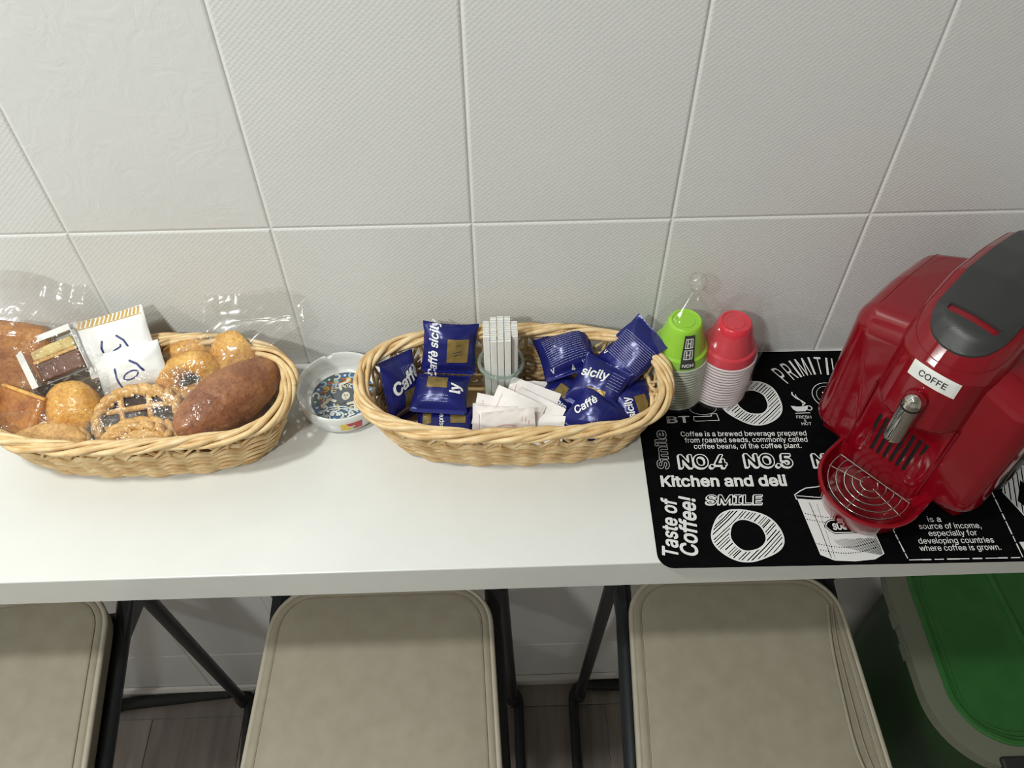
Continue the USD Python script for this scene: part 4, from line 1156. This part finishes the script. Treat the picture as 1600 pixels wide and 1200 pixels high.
# lattice tart
parts = [('tart_base', moved(lathe([(0, -.009), (.044, -.009), (.049, -.004), (.0495, .001), (.045, .004), (0, .003)], 64), np.diag([1.0, .74, 1.0])), BREAD['biscuit'], 60),
         ('jam', moved(lathe([(0, .0028), (.0395, .0032), (.0405, .0040), (.034, .0048), (0, .0052)], 48), np.diag([1.0, .74, 1.0])), M['jam'], True)]
n = 20
for k in range(n):
    a = 2 * PI * k / n; s_ = np.linspace(-.5, .5, 7); aa = a + s_ * .46; rr = .0425 + s_ * .0085
    parts.append(('braid_twist', tube(np.c_[rr * np.cos(aa), rr * .74 * np.sin(aa), .0060 + .0026 * np.cos(s_ * PI)], .0050 * np.cos(s_ * 1.9) ** .5 + .0004, 10), BREAD['biscuit'], True))
for (p, q) in (((-.038, -.005), (.038, -.004)), ((-.034, .011), (.035, .013)), ((-.014, -.030), (-.017, .030)), ((.014, -.030), (.012, .030))):
    s_ = np.linspace(0, 1, 9)[:, None]; pa = np.array(p) + (np.array(q) - p) * s_
    parts.append(('lattice_strip', tube(np.c_[pa, .0062 + .0022 * np.sin(PI * s_[:, 0])], .0031, 10), BREAD['biscuit'], True))
pastry('lattice_tart', 'round lattice jam tart with a braided crust in the middle front of the basket', 'tart', (.0475, -.1140, .048), rot(3, 32, 4), parts, (.132, .092), (0, .004, .002), 'film', 8)
# two flat biscuits at the front rim
pastry('round_biscuit', 'smooth round golden biscuit in film at the front left behind the rim', 'biscuit', (-.0400, -.1440, .049), rot(3, 20, 0),
       [('dough', moved(lump(.0410, .0240, .0120, 12, .10), t=(0, 0, .001)), BREAD['biscuit'], True),
        ('crimped_edge', tube(np.array([(.0395 * math.cos(a), .0228 * math.sin(a), -.0015 + .0012 * math.sin(14 * a)) for a in np.linspace(0, 2 * PI, 121)[:-1]]), .0038, 8, True), BREAD['crumb'], True)], (.108, .062), (.002, .004, .001), 'film', 9)
parts = [('dough', lump(.0365, .0205, .0095, 14, .08), BREAD['crumb'], True)]
for r_, n, zz in ((.0385, 16, .0005), (.0285, 12, .0055)):
    for k in range(n):
        a = 2 * PI * k / n + r_ * 9; s_ = np.linspace(-.5, .5, 7); aa = a + s_ * .58; rr = r_ + s_ * .008
        parts.append(('braid_twist', tube(np.c_[rr * np.cos(aa), rr * .60 * np.sin(aa), zz + .0024 * np.cos(s_ * PI)], .0040 * np.cos(s_ * 1.9) ** .5 + .0004, 10), BREAD['biscuit'], True))
pastry('braided_biscuit', 'braided oval biscuit in film at the front rim below the lattice tart', 'biscuit', (.0565, -.1440, .048), rot(-3, 24, 3), parts, (.112, .062), (-.002, .004, .001), 'film', 10)
# buns at the back right
pastry('sweet_bun', 'golden oval bun at the back of the basket, right of the paper packets', 'bun', (.0880, -.0330, .062), rot(10, 20, 4),
       [('dough', lump(.0320, .0215, .0205, 21, .16), BREAD['golden'], True)], (.088, .062), (.002, .002, 0), 'film', 11)
a = np.linspace(0, 2 * PI, 73)[:-1]
rg = tube(np.c_[.0225 * np.cos(a), .0185 * np.sin(a), .002 * np.sin(2 * a)], .0130 + .0012 * np.sin(3 * a), 20, True)
nn = (meshkit.fbm(rg.vertices * 150, 4, 8) - .5) * .0022; rg.vertices += rg.vertex_normals * nn[:, None]
pastry('ring_doughnut', 'glazed ring doughnut in film between the lattice tart and the bun', 'doughnut', (.0930, -.0715, .060), rot(10, 36, 10), [('dough', rg, BREAD['golden'], True)], (.092, .074), (.002, .004, 0), 'film', 12)
pastry('brioche', 'tall golden brioche standing in a high clear bag at the back right of the basket', 'brioche', (.1400, -.0450, .060), rot(4, 52, -4),
       [('dough', lump(.0310, .0350, .0230, 23, .07), BREAD['golden'], True)], (.108, .146), (.020, .014, 0), 'film_bag', 13)
m = lump(.0620, .0300, .0260, 25, .12)
v = m.vertices; crease = np.exp(-((v[:, 0] + .012 + v[:, 1] * .35) / .0030) ** 2) * (v[:, 2] > -.002)
m.vertices = v * (1 - .06 * crease)[:, None]
pastry('brioche', 'large dark brown oblong brioche across the right end of the basket', 'brioche', (.1410, -.1030, .066), rot(44, 34, 0), [('dough', m, BREAD['brown'], True)], (.138, .080), (.000, .002, 0), 'film', 14)
